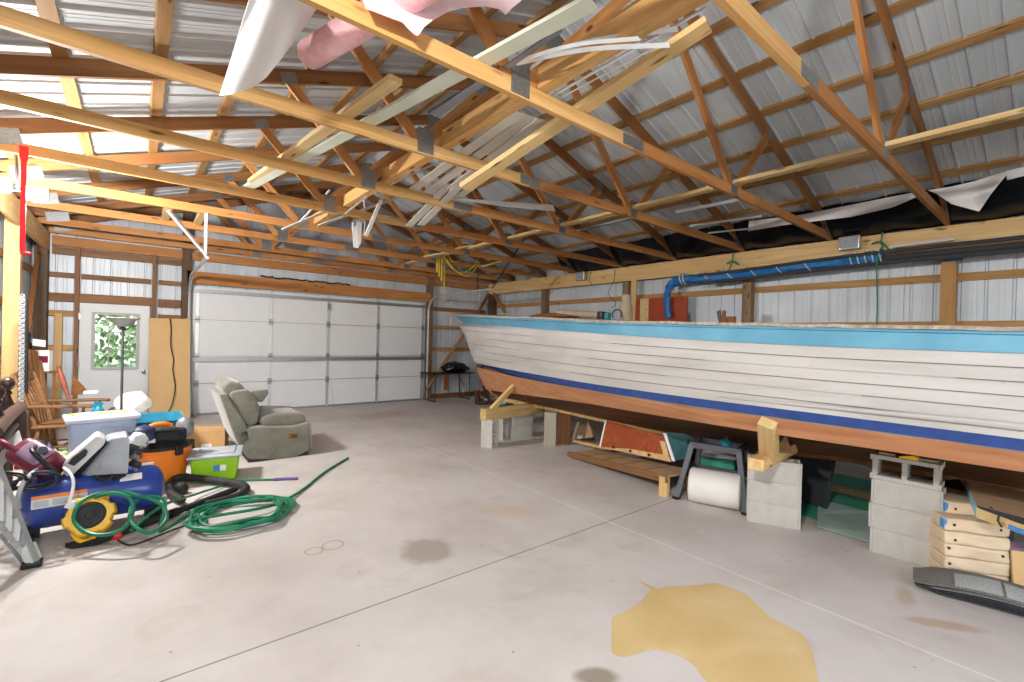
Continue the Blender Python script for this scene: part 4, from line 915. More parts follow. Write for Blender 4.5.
# loose shingles draped on the floor
L0 = V((4.02, .63, 0)); ld = V((.17, -.985, 0)).normalized(); ln = V((.985, .17, 0))
def loose(k):
    st = rr.uniform(-.05, .05) if k < 5 else -.03; o0 = L0 + ld * st + ln * (.004 * (5 - k) * 2 - .01); sk = rr.uniform(-.03, .03)
    def fn_(a, b):
        s = a * .98; w = b * .33; e = .035 * (1 - min(1, a / .06)) ** 2
        return o0 + ld * s + ln * (w * (1 - .25 * (1 - min(1, a / .1))) + e + sk * a) + V((0, 0, .010 + .0085 * k + (.02 + .013 * k) * sin(pi * min(1, (s + .02) / .8)) * (.45 + .55 * sin(pi * min(1, b * .8 + .1)))))
    return fn_
for k in range(6):
    mt = 'granule' if k < 4 else 'granulemid'; f = loose(k)
    lab = 'top loose shingle of the pile on the floor, pale tabs showing' if k == 5 else '%s loose shingle from the floor in the curved pile before the wrapped stack' % ORD[k]
    o = MB().grid(f, 40, 10, .005).build('loose_shingle', mt, None, True); tag(o, lab, 'shingle', 'loose shingles on the floor')
    if k == 5:
        for j, (a0_, a1_, b1_) in enumerate(((.07, .19, .55), (.205, .42, .48), (.435, .68, .46), (.695, .95, .46))):
            o2 = MB().grid(lambda a, b: f(a0_ + (a1_ - a0_) * a, .04 + b1_ * b) + V((0, 0, .0065)), 10, 4, .003).build('tab', 'granulelight' if j else 'granulemid', o, True)
# plywood box edge with a white coil
t = thing('plywood_board', 'plywood board with a white coil on its face standing by the shingles', 'board', (4.55, .245, 0))
P = [V((0, 0, 0)), V((.2, -.36, 0)), V((.23, -.34, .27)), V((.03, .02, .27))]
MB().slab(P, .02).build('board_face', 'ply2', t)
cc = (P[0] + P[1] + P[2] + P[3]) / 4; e1 = (P[1] - P[0]).normalized(); e2 = (P[3] - P[0]).normalized()
for r_ in (.09, .105, .12): MB().tube([cc - V((.02, .012, 0)) + e1 * (-.02 + r_ * cos(a)) + e2 * r_ * sin(a) for a in [2 * pi * i / 28 for i in range(28)]], .006, 6, True).build('coil', 'ropewhite', t, True)
tag(MB().slab([V((4.565, .27, .272)), V((4.79, -.1, .272)), V((4.84, -.07, .30)), V((4.62, .30, .30))], .012).build('purple_book', 'mauve'), 'thin mauve booklet lying on the plywood board by the shingles', 'booklet')

# ------------------------------------------------------------------ boat corner: table, tools, boots
t = thing('folding_table', 'small black folding table in the corner beyond the boat bow', 'table', (6.18, 10.15, 0))
MB().rbox((0, 0, .695), (1.28, .6, .03), .012).build('table_top', 'black', t, True)
for x in (-.5, .5):
    mb = MB()
    for y in (-.24, .24): mb.tube([(x, y, .68), (x * 1.02, y, .02)], .014)
    mb.tube([(x * 1.02, -.26, .02), (x * 1.02, .26, .02)], .014); mb.build('leg_frame', 'darkgrey', t, True)
    MB().tube([(x, 0, .35), (x * .55, 0, .67)], .01).build('brace', 'darkgrey', t)
def lump(name, label, cat, c, size, mat, seed, amp=.25, sub=3):
    bm = bmesh.new(); bmesh.ops.create_icosphere(bm, subdivisions=sub, radius=1)
    for v in bm.verts:
        d = 1 + amp * noise.noise(v.co * 2.1 + V((seed, 0, 0))) + amp * .5 * noise.noise(v.co * 5 + V((0, seed, 0)))
        v.co = V((v.co.x * size[0] / 2 * d, v.co.y * size[1] / 2 * d, max(-.85, v.co.z) * size[2] / 2 * d + size[2] * .42))
        v.co.z = max(0, v.co.z)
    me = bpy.data.meshes.new(name); bm.to_mesh(me); bm.free(); o = link(name, me, mat, None, True); o.location = c
    return tag(o, label, cat) if label else o
lump('bin_bag', 'shiny black bag heaped on the small black table', 'bag', (6.38, 10.15, .71), (.72, .42, .28), 'blackpoly', 2.0, .3)
tag(board('wood_bracket', (5.95, 9.85, .30), (5.95, 9.85, .68), .13, .03, 'oldwood'), 'brown board hanging at the front edge of the small black table', 'board')
for sx_, mt, lab in ((0, 'red', 'red long-handled tool leaning in the corner behind the boat bow'), (.28, 'bluetape', 'blue long-handled tool leaning beside the red one behind the boat bow')):
    t = thing('garden_tool', lab, 'tool', (6.75 + sx_, 9.55, 0)); MB().tube([(0, 0, .02), (.25, .3, 1.25)], .016).build('handle', mt, t, True); MB().rbox((-.02, -.03, .03), (.2, .1, .06), .02).build('head', 'darkgrey' if mt == 'red' else 'lightgrey', t, True)
tag(board('corner_panel', (7.0, 10.25, .9), (7.0, 10.25, 1.35), .3, .05, 'darkgrey'), 'dark case standing behind the bow in the corner', 'case') if False else None
for i, (u, v_, lab) in enumerate(((482, 398, 'dark boot lying under the boat bow, nearer the bow timber'), (490, 392, 'dark boot standing behind the other under the boat bow'))):
    p = at(u, v_, Z=0) * .9; p.z = 0; t = thing('boot', lab, 'boot', (p.x, p.y, 0), -.5 + .4 * i)
    MB().rbox((.0, 0, .05), (.34, .12, .1), .045).build('foot', 'leather', t, True); MB().tube([(-.1, 0, .08), (-.12, 0, .22), (-.14 - .05 * i, 0, .34)], [.07, .065, .07], 12).build('shaft', 'leather', t, True)
lump('dark_sack', 'dark brown sack slumped under the boat bow behind the boots', 'sack', (6.6, 8.6, 0), (.5, .5, .5), 'leather', 5.0)
lump('blue_bag', 'pale blue plastic bag lying behind the bow timber', 'bag', (5.36, 6.75, .36), (.34, .25, .14), 'lblue', 9.0)
tag(MB().rbox((0, 0, .18), (.4, .35, .36), .02).build('crate', 'darkgrey', origin=None), 'dark crate carrying the pale blue bag behind the bow timber', 'crate').location = (5.38, 6.75, 0)

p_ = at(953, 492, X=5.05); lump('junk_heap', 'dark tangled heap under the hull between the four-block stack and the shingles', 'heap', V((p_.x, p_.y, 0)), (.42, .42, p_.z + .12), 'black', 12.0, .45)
# ------------------------------------------------------------------ along the beam above the boat
def flood(y, z, lab):
    t = thing('flood_lamp', lab, 'flood lamp', (XR, y, z), 0, 'unlit flood lamps on the header beam')
    mb = MB().rbox((-.10, 0, 0), (.07, .25, .19), .02); mb.build('lamp_housing', 'alu', t, True)
    MB().box((-.137, 0, 0), (.006, .21, .15)).build('lens', 'frostlens', t)
    mb = MB(); 
    for k in range(7): mb.box((-.145, 0, -.066 + .022 * k), (.008, .2, .002))
    mb.build('guard', 'galv', t)
    MB().tube([(0, -.0, .0), (-.07, 0, 0)], .02).build('bracket', 'darkgrey', t)
M['frostlens'] = plain('unlit_lens', '#aeb2b4', .15, .3, .1, 20)
flood(2.0, 3.03, 'unlit silver flood lamp on the header beam above the middle of the boat')
flood(6.92, 3.02, 'unlit silver flood lamp on the header beam above the boat bow')
# blue tarp bundle slung under the beam, ropes round it
BT = [(4.72, 2.06), (4.76, 2.45), (4.70, 2.64), (4.50, 2.73), (4.1, 2.72), (3.4, 2.74), (2.6, 2.77), (1.9, 2.79), (1.62, 2.80)]
PT = [(4.1, 2.72), (3.4, 2.74), (2.6, 2.77), (1.9, 2.79), (1.2, 2.80), (.5, 2.80), (-1.0, 2.82)]
P = smooth_path([V((7.50, y, z)) for y, z in BT], 8)
mb = MB(); n = 12; vs = []
for i, p in enumerate(P):
    T = (P[min(i + 1, len(P) - 1)] - P[max(0, i - 1)]).normalized(); a = V((1, 0, 0)); b = T.cross(a).normalized()
    for j in range(n):
        th = 2 * pi * j / n; r = (.080 + .034 * noise.noise(V((i * .35, cos(th) * 1.5, sin(th) * 1.5)))) * (1.0 if p.z > 2.6 else .75)
        vs.append(p + (a * cos(th) * .9 + b * sin(th)) * r)
mb.add(vs, [(i * n + j, i * n + (j + 1) % n, (i + 1) * n + (j + 1) % n, (i + 1) * n + j) for i in range(len(P) - 1) for j in range(n)] + [tuple(range(n)), tuple((len(P) - 1) * n + j for j in range(n))])
tag(mb.build('rolled_tarp', 'tarp', None, True), 'long rolled blue tarp slung under the header beam, one end hanging down to the boat', 'tarp')
for dz, dx, r, lab in ((-.085, .03, .03, 'dark pipe lying along the underside of the rolled blue tarp'), (.045, .075, .024, 'dark pipe lying on top of the rolled blue tarp')):
    pts = [V((7.50 - dx, y, z + dz)) for y, z in PT]; tag(MB().tube(pts, r, 8, sub=4).build('pipe', 'darkgrey', None, True), lab, 'pipe')
for dz, dx, r, lab in ((-.02, .0, .035, 'thick dark pipe running on past the end of the rolled blue tarp'),):
    pts = [V((7.50 - dx, y, z + dz)) for y, z in PT[3:]]; tag(MB().tube(pts, r, 8, sub=4).build('pipe', 'darkgrey', None, True), lab, 'pipe')
tag(MB().slab([V((7.43, 1.55, 2.885)), V((7.43, .95, 2.90)), V((7.46, .95, 2.93)), V((7.46, 1.55, 2.915))], .01).build('white_batten', 'white'), 'short white slat tucked on the rolled tarp near the near wall post', 'slat')
def wrap_rope(y0, y1, z, turns, lab, mt='ropewhite', r=.007):
    mb = MB(); k = int(14 * turns); pts = [V((7.50 + .085 * cos(2 * pi * turns * i / k), y0 + (y1 - y0) * i / k, z + .095 * sin(2 * pi * turns * i / k))) for i in range(k + 1)]
    tag(mb.tube(pts, r, 6).build('rope', mt, None, True), lab, 'rope', 'ropes round the rolled blue tarp')
wrap_rope(4.2, 2.3, 2.765, 5, 'loose white rope spiralling round the blue tarp between its bend and the flood lamp')
wrap_rope(2.0, 1.6, 2.80, 5, 'knot of white rope wound tightly on the tarp below the flood lamp')
wrap_rope(4.5, 4.38, 2.75, 2, 'short turn of white rope at the bend of the blue tarp', r=.01)
def hang(path, r, mt, lab, cat='rope'):
    return tag(MB().tube([V(p) for p in path], r, 6, sub=4).build('rope', mt, None, True), lab, cat)
hang([(7.60, 1.66, 3.13), (7.565, 1.66, 2.98), (7.50, 1.63, 2.93), (7.4, 1.64, 2.86), (7.42, 1.67, 2.70), (7.46, 1.66, 2.2), (7.45, 1.66, 1.9)], .009, 'ropegreen', 'green rope knotted over the header beam and hanging to the boat')
hang([(7.58, 1.76, 2.99), (7.55, 1.72, 3.0), (7.56, 1.66, 3.0), (7.48, 1.58, 2.9), (7.42, 1.55, 2.85), (7.43, 1.62, 2.84)], .011, 'ropegreen', 'short green knot tied on the header beam beside the hanging green rope')
hang([(7.60, 3.62, 3.12), (7.56, 3.62, 2.95), (7.47, 3.62, 2.8), (7.45, 3.6, 2.72), (7.5, 3.56, 2.68)], .010, 'ropegreen', 'dark green rope tied over the header beam above the grey wall post')
hang([(7.56, 3.7, 2.94), (7.55, 3.62, 2.97), (7.55, 3.54, 2.93), (7.54, 3.5, 2.9)], .014, 'ropegreen', 'dark knot in the rope above the grey wall post')
hang([(7.60, 6.05, 3.1), (7.58, 6.05, 2.85), (7.6, 6.2, 2.6), (7.6, 6.0, 2.4), (7.6, 6.1, 2.3)], .006, 'cordblack', 'thin black cable drooping from the header beam over the bow end', 'cable')
hang([(7.60, 6.7, 3.1), (7.58, 6.72, 2.9), (7.6, 6.65, 2.83)], .006, 'cordblack', 'short black cable beside the flood lamp near the bow', 'cable')
tag(MB().slab([V((7.59, 1.1, 2.78)), V((7.59, .82, 2.78)), V((7.645, .9, 2.68)), V((7.645, 1.04, 2.68))], .02).build('blue_scrap', 'tarp'), 'scrap of blue tarp folded over the top of the near wall post', 'tarp')
# grey plank beside a wall post and brown tubes behind the boat
tag(board('loose_plank', (7.60, 5.58, 1.9), (7.60, 5.56, 2.83), .03, .12, 'lumber', up=(0, 1, 0)), 'light plank standing next to the second post behind the boat', 'plank')
# black sheeting behind the truss ends along the eave
tag(MB().grid(lambda a, b: V((7.20 + .46 * b, -1.0 + 8.4 * a, 3.50 - .37 * b - .05 * sin(pi * b) * (1 + .4 * sin(a * 41)) + .012 * sin(a * 90 + b * 6))), 90, 8, .003).build('black_sheeting', 'blackpoly', None, True), 'black plastic sheeting stapled along the eave above the boat', 'sheeting')
def soft(name, poly, vec, mat, parent=None, bev=.04, seg=4, base=(0, 0, 0), bulge=0):
    mb = MB(); b = V(base); P = [V(p) - b for p in poly]; vec = V(vec)
    o = mb.prism(P, vec).build(name, mat, parent, True, auto=False)
    m = o.modifiers.new('round', 'BEVEL'); m.width = bev; m.segments = seg; m.limit_method = 'ANGLE'; m.angle_limit = radians(30)
    if bulge:
        s = o.modifiers.new('sub', 'SUBSURF'); s.levels = 1; s.render_levels = 1
    return o
# ------------------------------------------------------------------ recliner
ry = 6.36; rb = V((1.45, 6.8, 0))
t = thing('recliner', 'grey fabric recliner with a low side panel and control buttons, standing before the garage door', 'armchair', rb)
sp = lambda pts, y=ry: [at(u, v, Y=y) for u, v in pts]
side = sp([(235, 436), (240, 430), (250, 427), (262, 426), (292, 426), (304, 423), (310.5, 421), (311, 434), (309.5, 450.5), (292, 459), (249, 460), (240, 447)])
panel_ = soft('side_panel', side, (0, .15, 0), 'sofa', t, .035, base=rb)
soft('side_panel', [p + V((.0, .86, .10 if p.z > .25 else 0)) for p in side], (0, .16, 0), 'sofa', t, .05, base=rb)
bk = sp([(219, 394), (227, 394), (246, 424), (252, 440), (240, 448), (235, 438)])
soft('back_shell', bk, (0, .98, 0), 'sofa', t, .02, base=rb)
seat = sp([(259, 421), (263, 416), (275, 413.5), (300, 412.5), (306.5, 416), (306, 422), (295, 425.5), (264, 427.5)], ry + .03)
soft('seat_cushion', seat, (0, .82, 0), 'sofa', t, .06, 5, base=rb)
bc = sp([(229, 395), (233, 391), (246, 389), (254, 393), (259, 405), (259.5, 416), (257, 424), (250, 427), (245, 423)], ry + .03)
soft('back_cushion', bc, (0, .78, 0), 'sofa', t, .07, 5, base=rb)
hp_ = sp([(222, 390), (224, 383.5), (231, 380.5), (240, 383), (246, 389), (240, 396), (229, 398)], ry + .06)
soft('head_pillow', hp_, (0, .74, 0), 'sofa', t, .055, 5, base=rb)
wing = sp([(250, 391), (268, 389), (268.5, 394), (263, 402), (254, 402)], ry + .42)
soft('cup_tray', [p for p in wing], (0, .18, 0), 'sofa', t, .015, base=rb)
fr = sp([(296, 428), (309, 424), (309.5, 449), (296, 456)], ry + .16)
soft('footrest', fr, (0, .69, 0), 'sofa', t, .04, base=rb)
cp = at(293, 436, Y=ry - .006) - rb
MB().rbox(cp, (.11, .012, .065), .008).build('control_panel', 'oldwood', panel_, True)
for s in (-.005, .03): MB().rbox(cp + V((s, -.008, 0)), (.022, .012, .035), .006).build('button', 'black', panel_, True)
MB().tube([at(311, 424, Y=ry) - rb, at(311.5, 448, Y=ry) - rb], .006).build('piping', 'sofa', panel_, True)
MB().box((1.43 - rb.x, 0, .015), (.7, .8, .03)).build('base_frame', 'black', t)

# ------------------------------------------------------------------ air compressor
cl, cr = deep(30, 505, 3.46), deep(156, 484.5, 3.97); cl.z = cr.z = .265
ax = (cr - cl).normalized(); cb = (cl + cr) / 2; cb.z = 0; Lc = (cr - cl).length; fm = frame(ax); back = V((-ax.y, ax.x, 0))
t = thing('air_compressor', 'blue horizontal-tank air compressor with a grey shroud on top, lying beside the silver ladder', 'air compressor', cb)
mt = Matrix((fm.col[1], fm.col[2], fm.col[0])).transposed(); c0 = V((0, 0, .265)); h = Lc / 2
prof = [(.02, -h - .06), (.09, -h - .05), (.15, -h - .02), (.185, -h + .04), (.19, -h + .1), (.19, h - .1), (.185, h - .04), (.15, h + .02), (.09, h + .05), (.02, h + .06)]
MB().lathe(prof, 40, c0, mt).build('tank', 'blue', t, True)
P = lambda s, a, r: c0 + ax * s + (-back * cos(a) + V((0, 0, 1)) * sin(a)) * r
lbs = []
for s0, s1, a0, a1, mtn in ((-.36, -.06, .05, .38, 'lightgrey'), (-.36, -.06, .38, .52, 'orange'), (.13, .27, .62, .92, 'paper')):
    t_lab = MB().grid(lambda a, b: P(s0 + (s1 - s0) * a, a0 + (a1 - a0) * b, .1915), 6, 5, .002).build('label', mtn, t); lbs.append(t_lab)
for k in range(3): MB().grid(lambda a, b: P(-.35 + .1 * k + .08 * a, .1 + .24 * b, .1938), 4, 4, .001).build('label_print', 'grey', lbs[0])
for s in (-.38, .36):
    MB().bar(c0 + ax * s - back * .13 + V((0, 0, -.265 + .02)), c0 + ax * s + back * .13 + V((0, 0, -.245)), .06, .04).bar(c0 + ax * s + V((0, 0, -.25)), c0 + ax * s + V((0, 0, -.16)), .06, .12, ax).build('foot', 'black', t)
MB().tube([P(h - .12, 1.45, .2), P(h - .02, 1.4, .2)], .012).build('top_rail', 'lightgrey', t, True)
body = [deep(u, v, 3.62) for u, v in ((77, 477), (89, 462), (107, 441), (112, 438.5), (128, 436), (129.5, 445), (128, 474))]
shroud_ = soft('shroud', body, back * .27, 'grey', t, .012, 3, base=cb)
g_ = [deep(u, v, 3.618) for u, v in ((98, 470), (101, 456), (116, 453), (121, 457), (124, 470))]
soft('shroud_panel', g_, back * .02, 'grey', shroud_, .004, 2, base=cb)
lid_ = [deep(u, v, 3.56) for u, v in ((62, 467), (64, 463), (96, 436.5), (99, 436), (106, 440), (104, 445), (74, 474), (66, 477))]
cover_ = soft('shroud_cover', lid_, back * .24, 'lightgrey', t, .012, 3, base=cb)
vt = [deep(u, v, 3.552) for u, v in ((68, 464), (72, 458), (85, 448.5), (88, 451), (86, 456), (74, 466))]
soft('vent', vt, back * .01, 'darkgrey', cover_, .003, 2, base=cb)
gp = [deep(u, v, 3.575) for u, v in ((72, 478), (106, 443), (109, 442), (82, 474), (80, 478))]
soft('shroud_gap', gp, back * .2, 'black', t, .004, 2, base=cb)
MB().bar(deep(74, 478, 3.63) - cb + back * .1, deep(131, 475, 3.72) - cb + back * .1, .26, .03).build('base_plate', 'black', t)
MB().tube([deep(u, v, d) - cb for u, v, d in ((94, 476, 3.58), (100, 480, 3.55), (109, 480, 3.57), (113, 474, 3.6))], .009, 8, sub=4).build('carry_bar', 'black', t, True)
MB().tube([deep(u, v, d) - cb for u, v, d in ((60, 474, 3.5), (48, 466, 3.45), (36, 455, 3.4), (32, 450, 3.42), (35, 446.5, 3.5), (40, 447, 3.6), (53, 459, 3.66), (65, 468, 3.7))], .016, 10, sub=5).build('handle', 'black', t, True)
MB().lathe([(.004, -.02), (.05, -.02), (.06, .0), (.05, .025), (.004, .03)], 18, deep(134, 452, 3.85) - cb).build('pump_head', 'darkgrey', t, True)
for i in range(4): MB().tube([deep(130 + i, 447 + 8 * i, 3.8) - cb, deep(136 + i, 449 + 8 * i, 3.86) - cb], .03, 10).build('cooling_fin', 'trimgrey' if i % 2 else 'darkgrey', t, True)
# cords coiled over it
def cord(name, pts, r, mat, lab, cat='cord', sub=6, n=8):
    return tag(MB().tube(pts, r, n, sub=sub).build(name, mat, None, True), lab, cat)
rr = random.Random(5); pts = []
for k in range(34):
    a = k * 2 * pi / 9; pts.append(deep(35 + (22 + 3 * sin(k * 1.7)) * cos(a) , 481 + (7 + 2 * sin(k)) * sin(a) - 4 * cos(a), 3.30 + .06 * sin(a + 1) + .002 * k))
cord('power_cord', pts, .010, 'cordnavy', 'dark navy cord coiled over the end of the blue compressor tank')
pts = []
for k in range(22):
    a = k * 2 * pi / 8; pts.append(deep(8 + (20 + 3 * sin(k * 2.1)) * cos(a), 482 + (8 + 2 * cos(k)) * sin(a), 3.22 + .05 * sin(a) + .002 * k))
cord('power_cord', pts, .009, 'cordblack', 'black cord coil beside the silver ladder rails')
cord('power_cord', [deep(*q) for q in ((36, 470, 3.4), (30, 475, 3.27), (24, 482, 3.22), (20, 490, 3.2), (18, 500, 3.2), (19, 508, 3.22))], .014, 'grey', 'thick grey cord hanging down the end of the blue tank')
t = thing('plug_cord', 'white cord with a three-way plug hanging over the front of the blue tank', 'cord', deep(68, 506, 3.35))
b0 = deep(68, 506, 3.35)
MB().tube([deep(*q) - b0 for q in ((64, 468, 3.5), (70, 473, 3.42), (73.5, 482, 3.39), (72, 493, 3.36), (69, 502, 3.35))], .010, 8, sub=5).build('cable', 'white', t, True)
soft('plug', [deep(u, v, 3.345) for u, v in ((69, 501), (74, 503), (74, 508), (70, 510), (63, 508), (64, 506))], V((.02, .04, 0)), 'white', t, .006, 2, base=b0)

# ------------------------------------------------------------------ yellow reel
yc = deep(90, 515.5, 3.42); yn = (EYE - yc).normalized(); yn = (yn + V((-.1, 0, .15))).normalized(); fm = frame(V((yn.y, -yn.x, 0)), yn); m = Matrix((fm.col[0], yn.cross(fm.col[0]), yn)).transposed()
t = thing('cord_reel', 'round yellow casing with a black ribbed disc, standing in front of the blue compressor tank', 'reel', V((yc.x, yc.y, 0))); yb = V((yc.x, yc.y, 0))
mb = MB(); n = 72; vs = []
for r_, z in ((.095, .035), (.128, .035), (.14, .02), (.14, -.05), (.12, -.065), (.05, -.065), (.05, .01), (.095, .01)):
    for j in range(n):
        a = 2 * pi * j / n; lob = 1 + (.085 if (r_ > .11 and (a * 6 / (2 * pi)) % 1 < .5) else -.03 if r_ > .11 else 0); vs.append(yc - yb + m @ V((r_ * lob * cos(a), r_ * lob * sin(a), z)))
mb.add(vs, [(i * n + j, i * n + (j + 1) % n, ((i + 1) % 8) * n + (j + 1) % n, ((i + 1) % 8) * n + j) for i in range(8) for j in range(n)])
mb.build('casing', 'yellow', t, True)
MB().lathe([(.004, .018), (.02, .03), (.03, .022), (.04, .03), (.052, .022), (.064, .03), (.076, .022), (.088, .03), (.094, .012), (.09, -.03), (.004, -.03)], 40, yc - yb, m).build('ribbed_disc', 'darkgrey', t, True)
MB().bar(yc - yb + m @ V((-.1, -.12, -.03)), yc - yb + m @ V((.1, -.12, -.03)), .08, .03).bar(yc - yb + V((-.06, .02, -.16)), yc - yb + V((.08, .02, -.16)), .08, .03).build('foot', 'yellow', t, bevel=.006)
MB().tube([yc - yb + m @ V((.09, .1, -.02)), yc - yb + m @ V((.04, .17, -.02)), yc - yb + m @ V((-.05, .16, -.02))], .016, 8, sub=4).build('handle', 'yellow', t, True)
p = deep(115, 522, 3.5); tag(MB().rbox((0, 0, 0), (.09, .05, .045), .018).build('red_valve', 'red', None, True), 'small red valve lying between the yellow reel and the green hose', 'valve').location = V((p.x, p.y, .025))

# ------------------------------------------------------------------ hoses
def flo(u, v, z=.014): return at(u, v, Z=z)
pts = []; c = flo(247, 517)
for k in range(66):
    a = -k * 2 * pi / 11 + 2.4; R_ = .36 + .09 * sin(k * .61) + .03 * sin(k * 2.3)
    e = V((R_ * .95 * cos(a), R_ * .92 * sin(a), 0)); pts.append(c + e + V((0, .05 * sin(k * .35), .004 + .0035 * (k // 5) + .012 * (1 + sin(k * 1.9)))))
lead = [deep(95, 497, 3.42), deep(112, 493, 3.4), deep(128, 497, 3.4), deep(133, 508, 3.38), deep(127, 525, 3.3), deep(110, 534, 3.25), deep(88, 533, 3.25), deep(74, 520, 3.28), deep(80, 503, 3.34), deep(98, 494, 3.44), deep(120, 492, 3.5), deep(140, 496, 3.5), deep(162, 505, 3.5), deep(166, 520, 3.42), deep(150, 533, 3.28), deep(133, 524, 3.3), deep(131, 508, 3.45), deep(143, 497, 3.6), deep(165, 501, 3.7)]
lead = [V((q.x, q.y, max(.014, q.z))) for q in lead] + [flo(160, 531), flo(180, 520), flo(200, 508)]
tail = [flo(262, 508, .05), flo(285, 500, .03), flo(305, 488), flo(325, 472), flo(348, 458)]
cord('garden_hose', lead + pts + tail, .0135, 'hose', 'long green hose coiled on the floor, one end trailing towards the recliner', 'hose', 5)
hp2 = [deep(131, 530, 3.3), deep(150, 514, 3.5), deep(168, 503, 3.75), flo(190, 496, .06), flo(215, 488, .03), flo(240, 481), flo(275, 479.5)]
t = thing('air_hose', 'thin green hose with a purple end lying across the black vacuum hose', 'hose', flo(275, 479.5, 0)); hb = flo(275, 479.5, 0)
MB().tube([V((q.x, q.y, max(.012, q.z))) - hb for q in hp2], .011, 8, sub=5).build('tube', 'hose', t, True)
MB().tube([flo(274, 479.5) - hb, flo(298, 478.5) - hb], [.017, .015], 10).build('fitting', 'hosefit', t, True)

# ------------------------------------------------------------------ shop vacuum, its hose and wand
vb = deep(161, 482, 4.78); vb.z = 0
t = thing('shop_vacuum', 'orange bucket shop vacuum with a black lid standing behind the blue tank', 'vacuum', vb)
MB().lathe([(.19, .06), (.205, .065), (.25, .36), (.262, .365), (.262, .39), (.245, .395)], 40).build('bucket', 'orange', t, True)
for a in (-2.3, -1.3, -.4): 
    MB().rbox(rotz(a) @ V((.245, 0, .28)), (.03, .10, .12), .01, mtx=None).build('bucket_ridge', 'orange', t, True) if False else None
MB().lathe([(.255, .392), (.257, .42), (.23, .44), (.2, .46), (.17, .50), (.12, .535), (.03, .55)], 40).build('lid', 'black', t, True)
MB().rbox((.03, -.06, .53), (.34, .24, .14), .04, 3, 3).build('motor_cover', 'blackmatte', t, True)
MB().tube([(-.13, -.19, .53), (-.11, -.21, .585), (.0, -.215, .60), (.13, -.21, .585), (.16, -.19, .53)], .02, 10, sub=5).build('handle', 'black', t, True)
for a in (-1.05, .15, 2.2, -2.4):
    o = MB().rbox((0, 0, 0), (.03, .075, .10), .01, 2, 1, None, rotz(a)).build('latch', 'black', t, True); o.location = rotz(a) @ V((.268, 0, .385))
MB().box((-.09, -.21, .50), (.06, .01, .04), rotz(-.3)).build('label', 'paper', t)
for a in (-1.6, .4, 2.4, -2.6):
    o = MB().rbox((0, 0, 0), (.1, .06, .05), .015).build('caster_foot', 'black', t, True); o.location = rotz(a) @ V((.2, 0, .035)); o.rotation_euler = (0, 0, a)
mb = MB()
hose_p = smooth_path([flo(*q) for q in ((182, 500, .05), (172, 494, .05), (170, 484, .07), (178, 478, .09), (195, 478, .07), (218, 481, .05), (238, 484, .05), (246, 488, .05), (240, 495, .05), (225, 500, .05), (205, 505, .05))], 14)
rad = [.034 + .004 * (i % 2) for i in range(len(hose_p))]
tag(mb.tube(hose_p, rad, 12).build('vacuum_hose', 'blackmatte', None, True), 'black corrugated vacuum hose looped on the floor before the lime bin', 'hose')
n0, n1, n2 = flo(96, 541, .035), flo(160, 518, .035), flo(236, 489, .05)
t = thing('vacuum_wand', 'long black vacuum wand lying on the floor with its flat crevice nozzle towards the ladder', 'wand', V((n1.x, n1.y, 0))); wb = V((n1.x, n1.y, 0))
MB().tube([n0 - wb, (n0 + n1) / 2 - wb, n1 - wb, n2 - wb], [.030, .028, .027, .030], 14).build('tube', 'blackmatte', t, True)
MB().tube([n1 - wb + (n2 - n1) * .12, n1 - wb + (n2 - n1) * .2], .036, 14).build('collar', 'black', t, True)
nd = (n0 - n1).normalized(); ns = V((-nd.y, nd.x, 0)); e = flo(68, 546, .02)
poly = [n0 + ns * .03 + V((0, 0, .02)), n0 - ns * .03 + V((0, 0, .02)), n0 - ns * .03 - V((0, 0, .025)), n0 + ns * .03 - V((0, 0, .025))]
mb = MB(); q = [p - wb for p in poly] + [e - wb + ns * .035 + V((0, 0, .018)), e - wb - ns * .035 + V((0, 0, .018)), e - wb - ns * .035 - V((0, 0, .018)), e - wb + ns * .035 - V((0, 0, .018))]
mb.add(q, [(0, 1, 2, 3), (0, 4, 5, 1), (1, 5, 6, 2), (2, 6, 7, 3), (3, 7, 4, 0), (4, 7, 6, 5)]); mb.build('nozzle', 'black', t, bevel=.004)
cord('power_cord', [flo(*q) for q in ((118, 540, .008), (130, 545, .008), (150, 539, .008), (172, 530, .008), (196, 521, .008), (205, 512, .01))], .006, 'cordblack', 'thin black cord lying along the floor under the vacuum wand')
p = flo(181, 494, 0); t = thing('hose_connector', 'dark round hose connector lying inside the loop of vacuum hose', 'connector', p); MB().lathe([(.03, 0), (.055, .01), (.06, .06), (.045, .1), (.03, .11)], 18).build('collar', 'blackmatte', t, True)
# clutter lying on the vacuum lid
p = deep(160, 428, 4.62); t = thing('handle_tool', 'orange-handled tool lying on the black vacuum lid', 'tool', p)
MB().tube([V((-.12, 0, -.02)), V((-.06, 0, .03)), V((.03, 0, .04)), V((.09, .02, .01))], .024, 10, sub=5).build('grip', 'orange', t, True); MB().rbox((-.13, 0, -.03), (.09, .06, .06), .02).build('head', 'red', t, True)
lump('grey_motor', 'small grey-brown motor sitting at the edge of the black vacuum lid', 'motor', deep(184, 436, 4.85), (.16, .16, .22), 'trimgrey', 3.3, .2)
lump('tool_bundle', 'dark navy tool bundle lying at the compressor side of the vacuum lid', 'tool', deep(143, 441, 4.5), (.2, .16, .16), 'navytool', 4.1, .35)
lump('plastic_bag', 'crumpled clear-white bag tucked beside the vacuum lid', 'bag', deep(137, 446, 4.35), (.14, .1, .14), 'lightgrey', 6.6, .4)

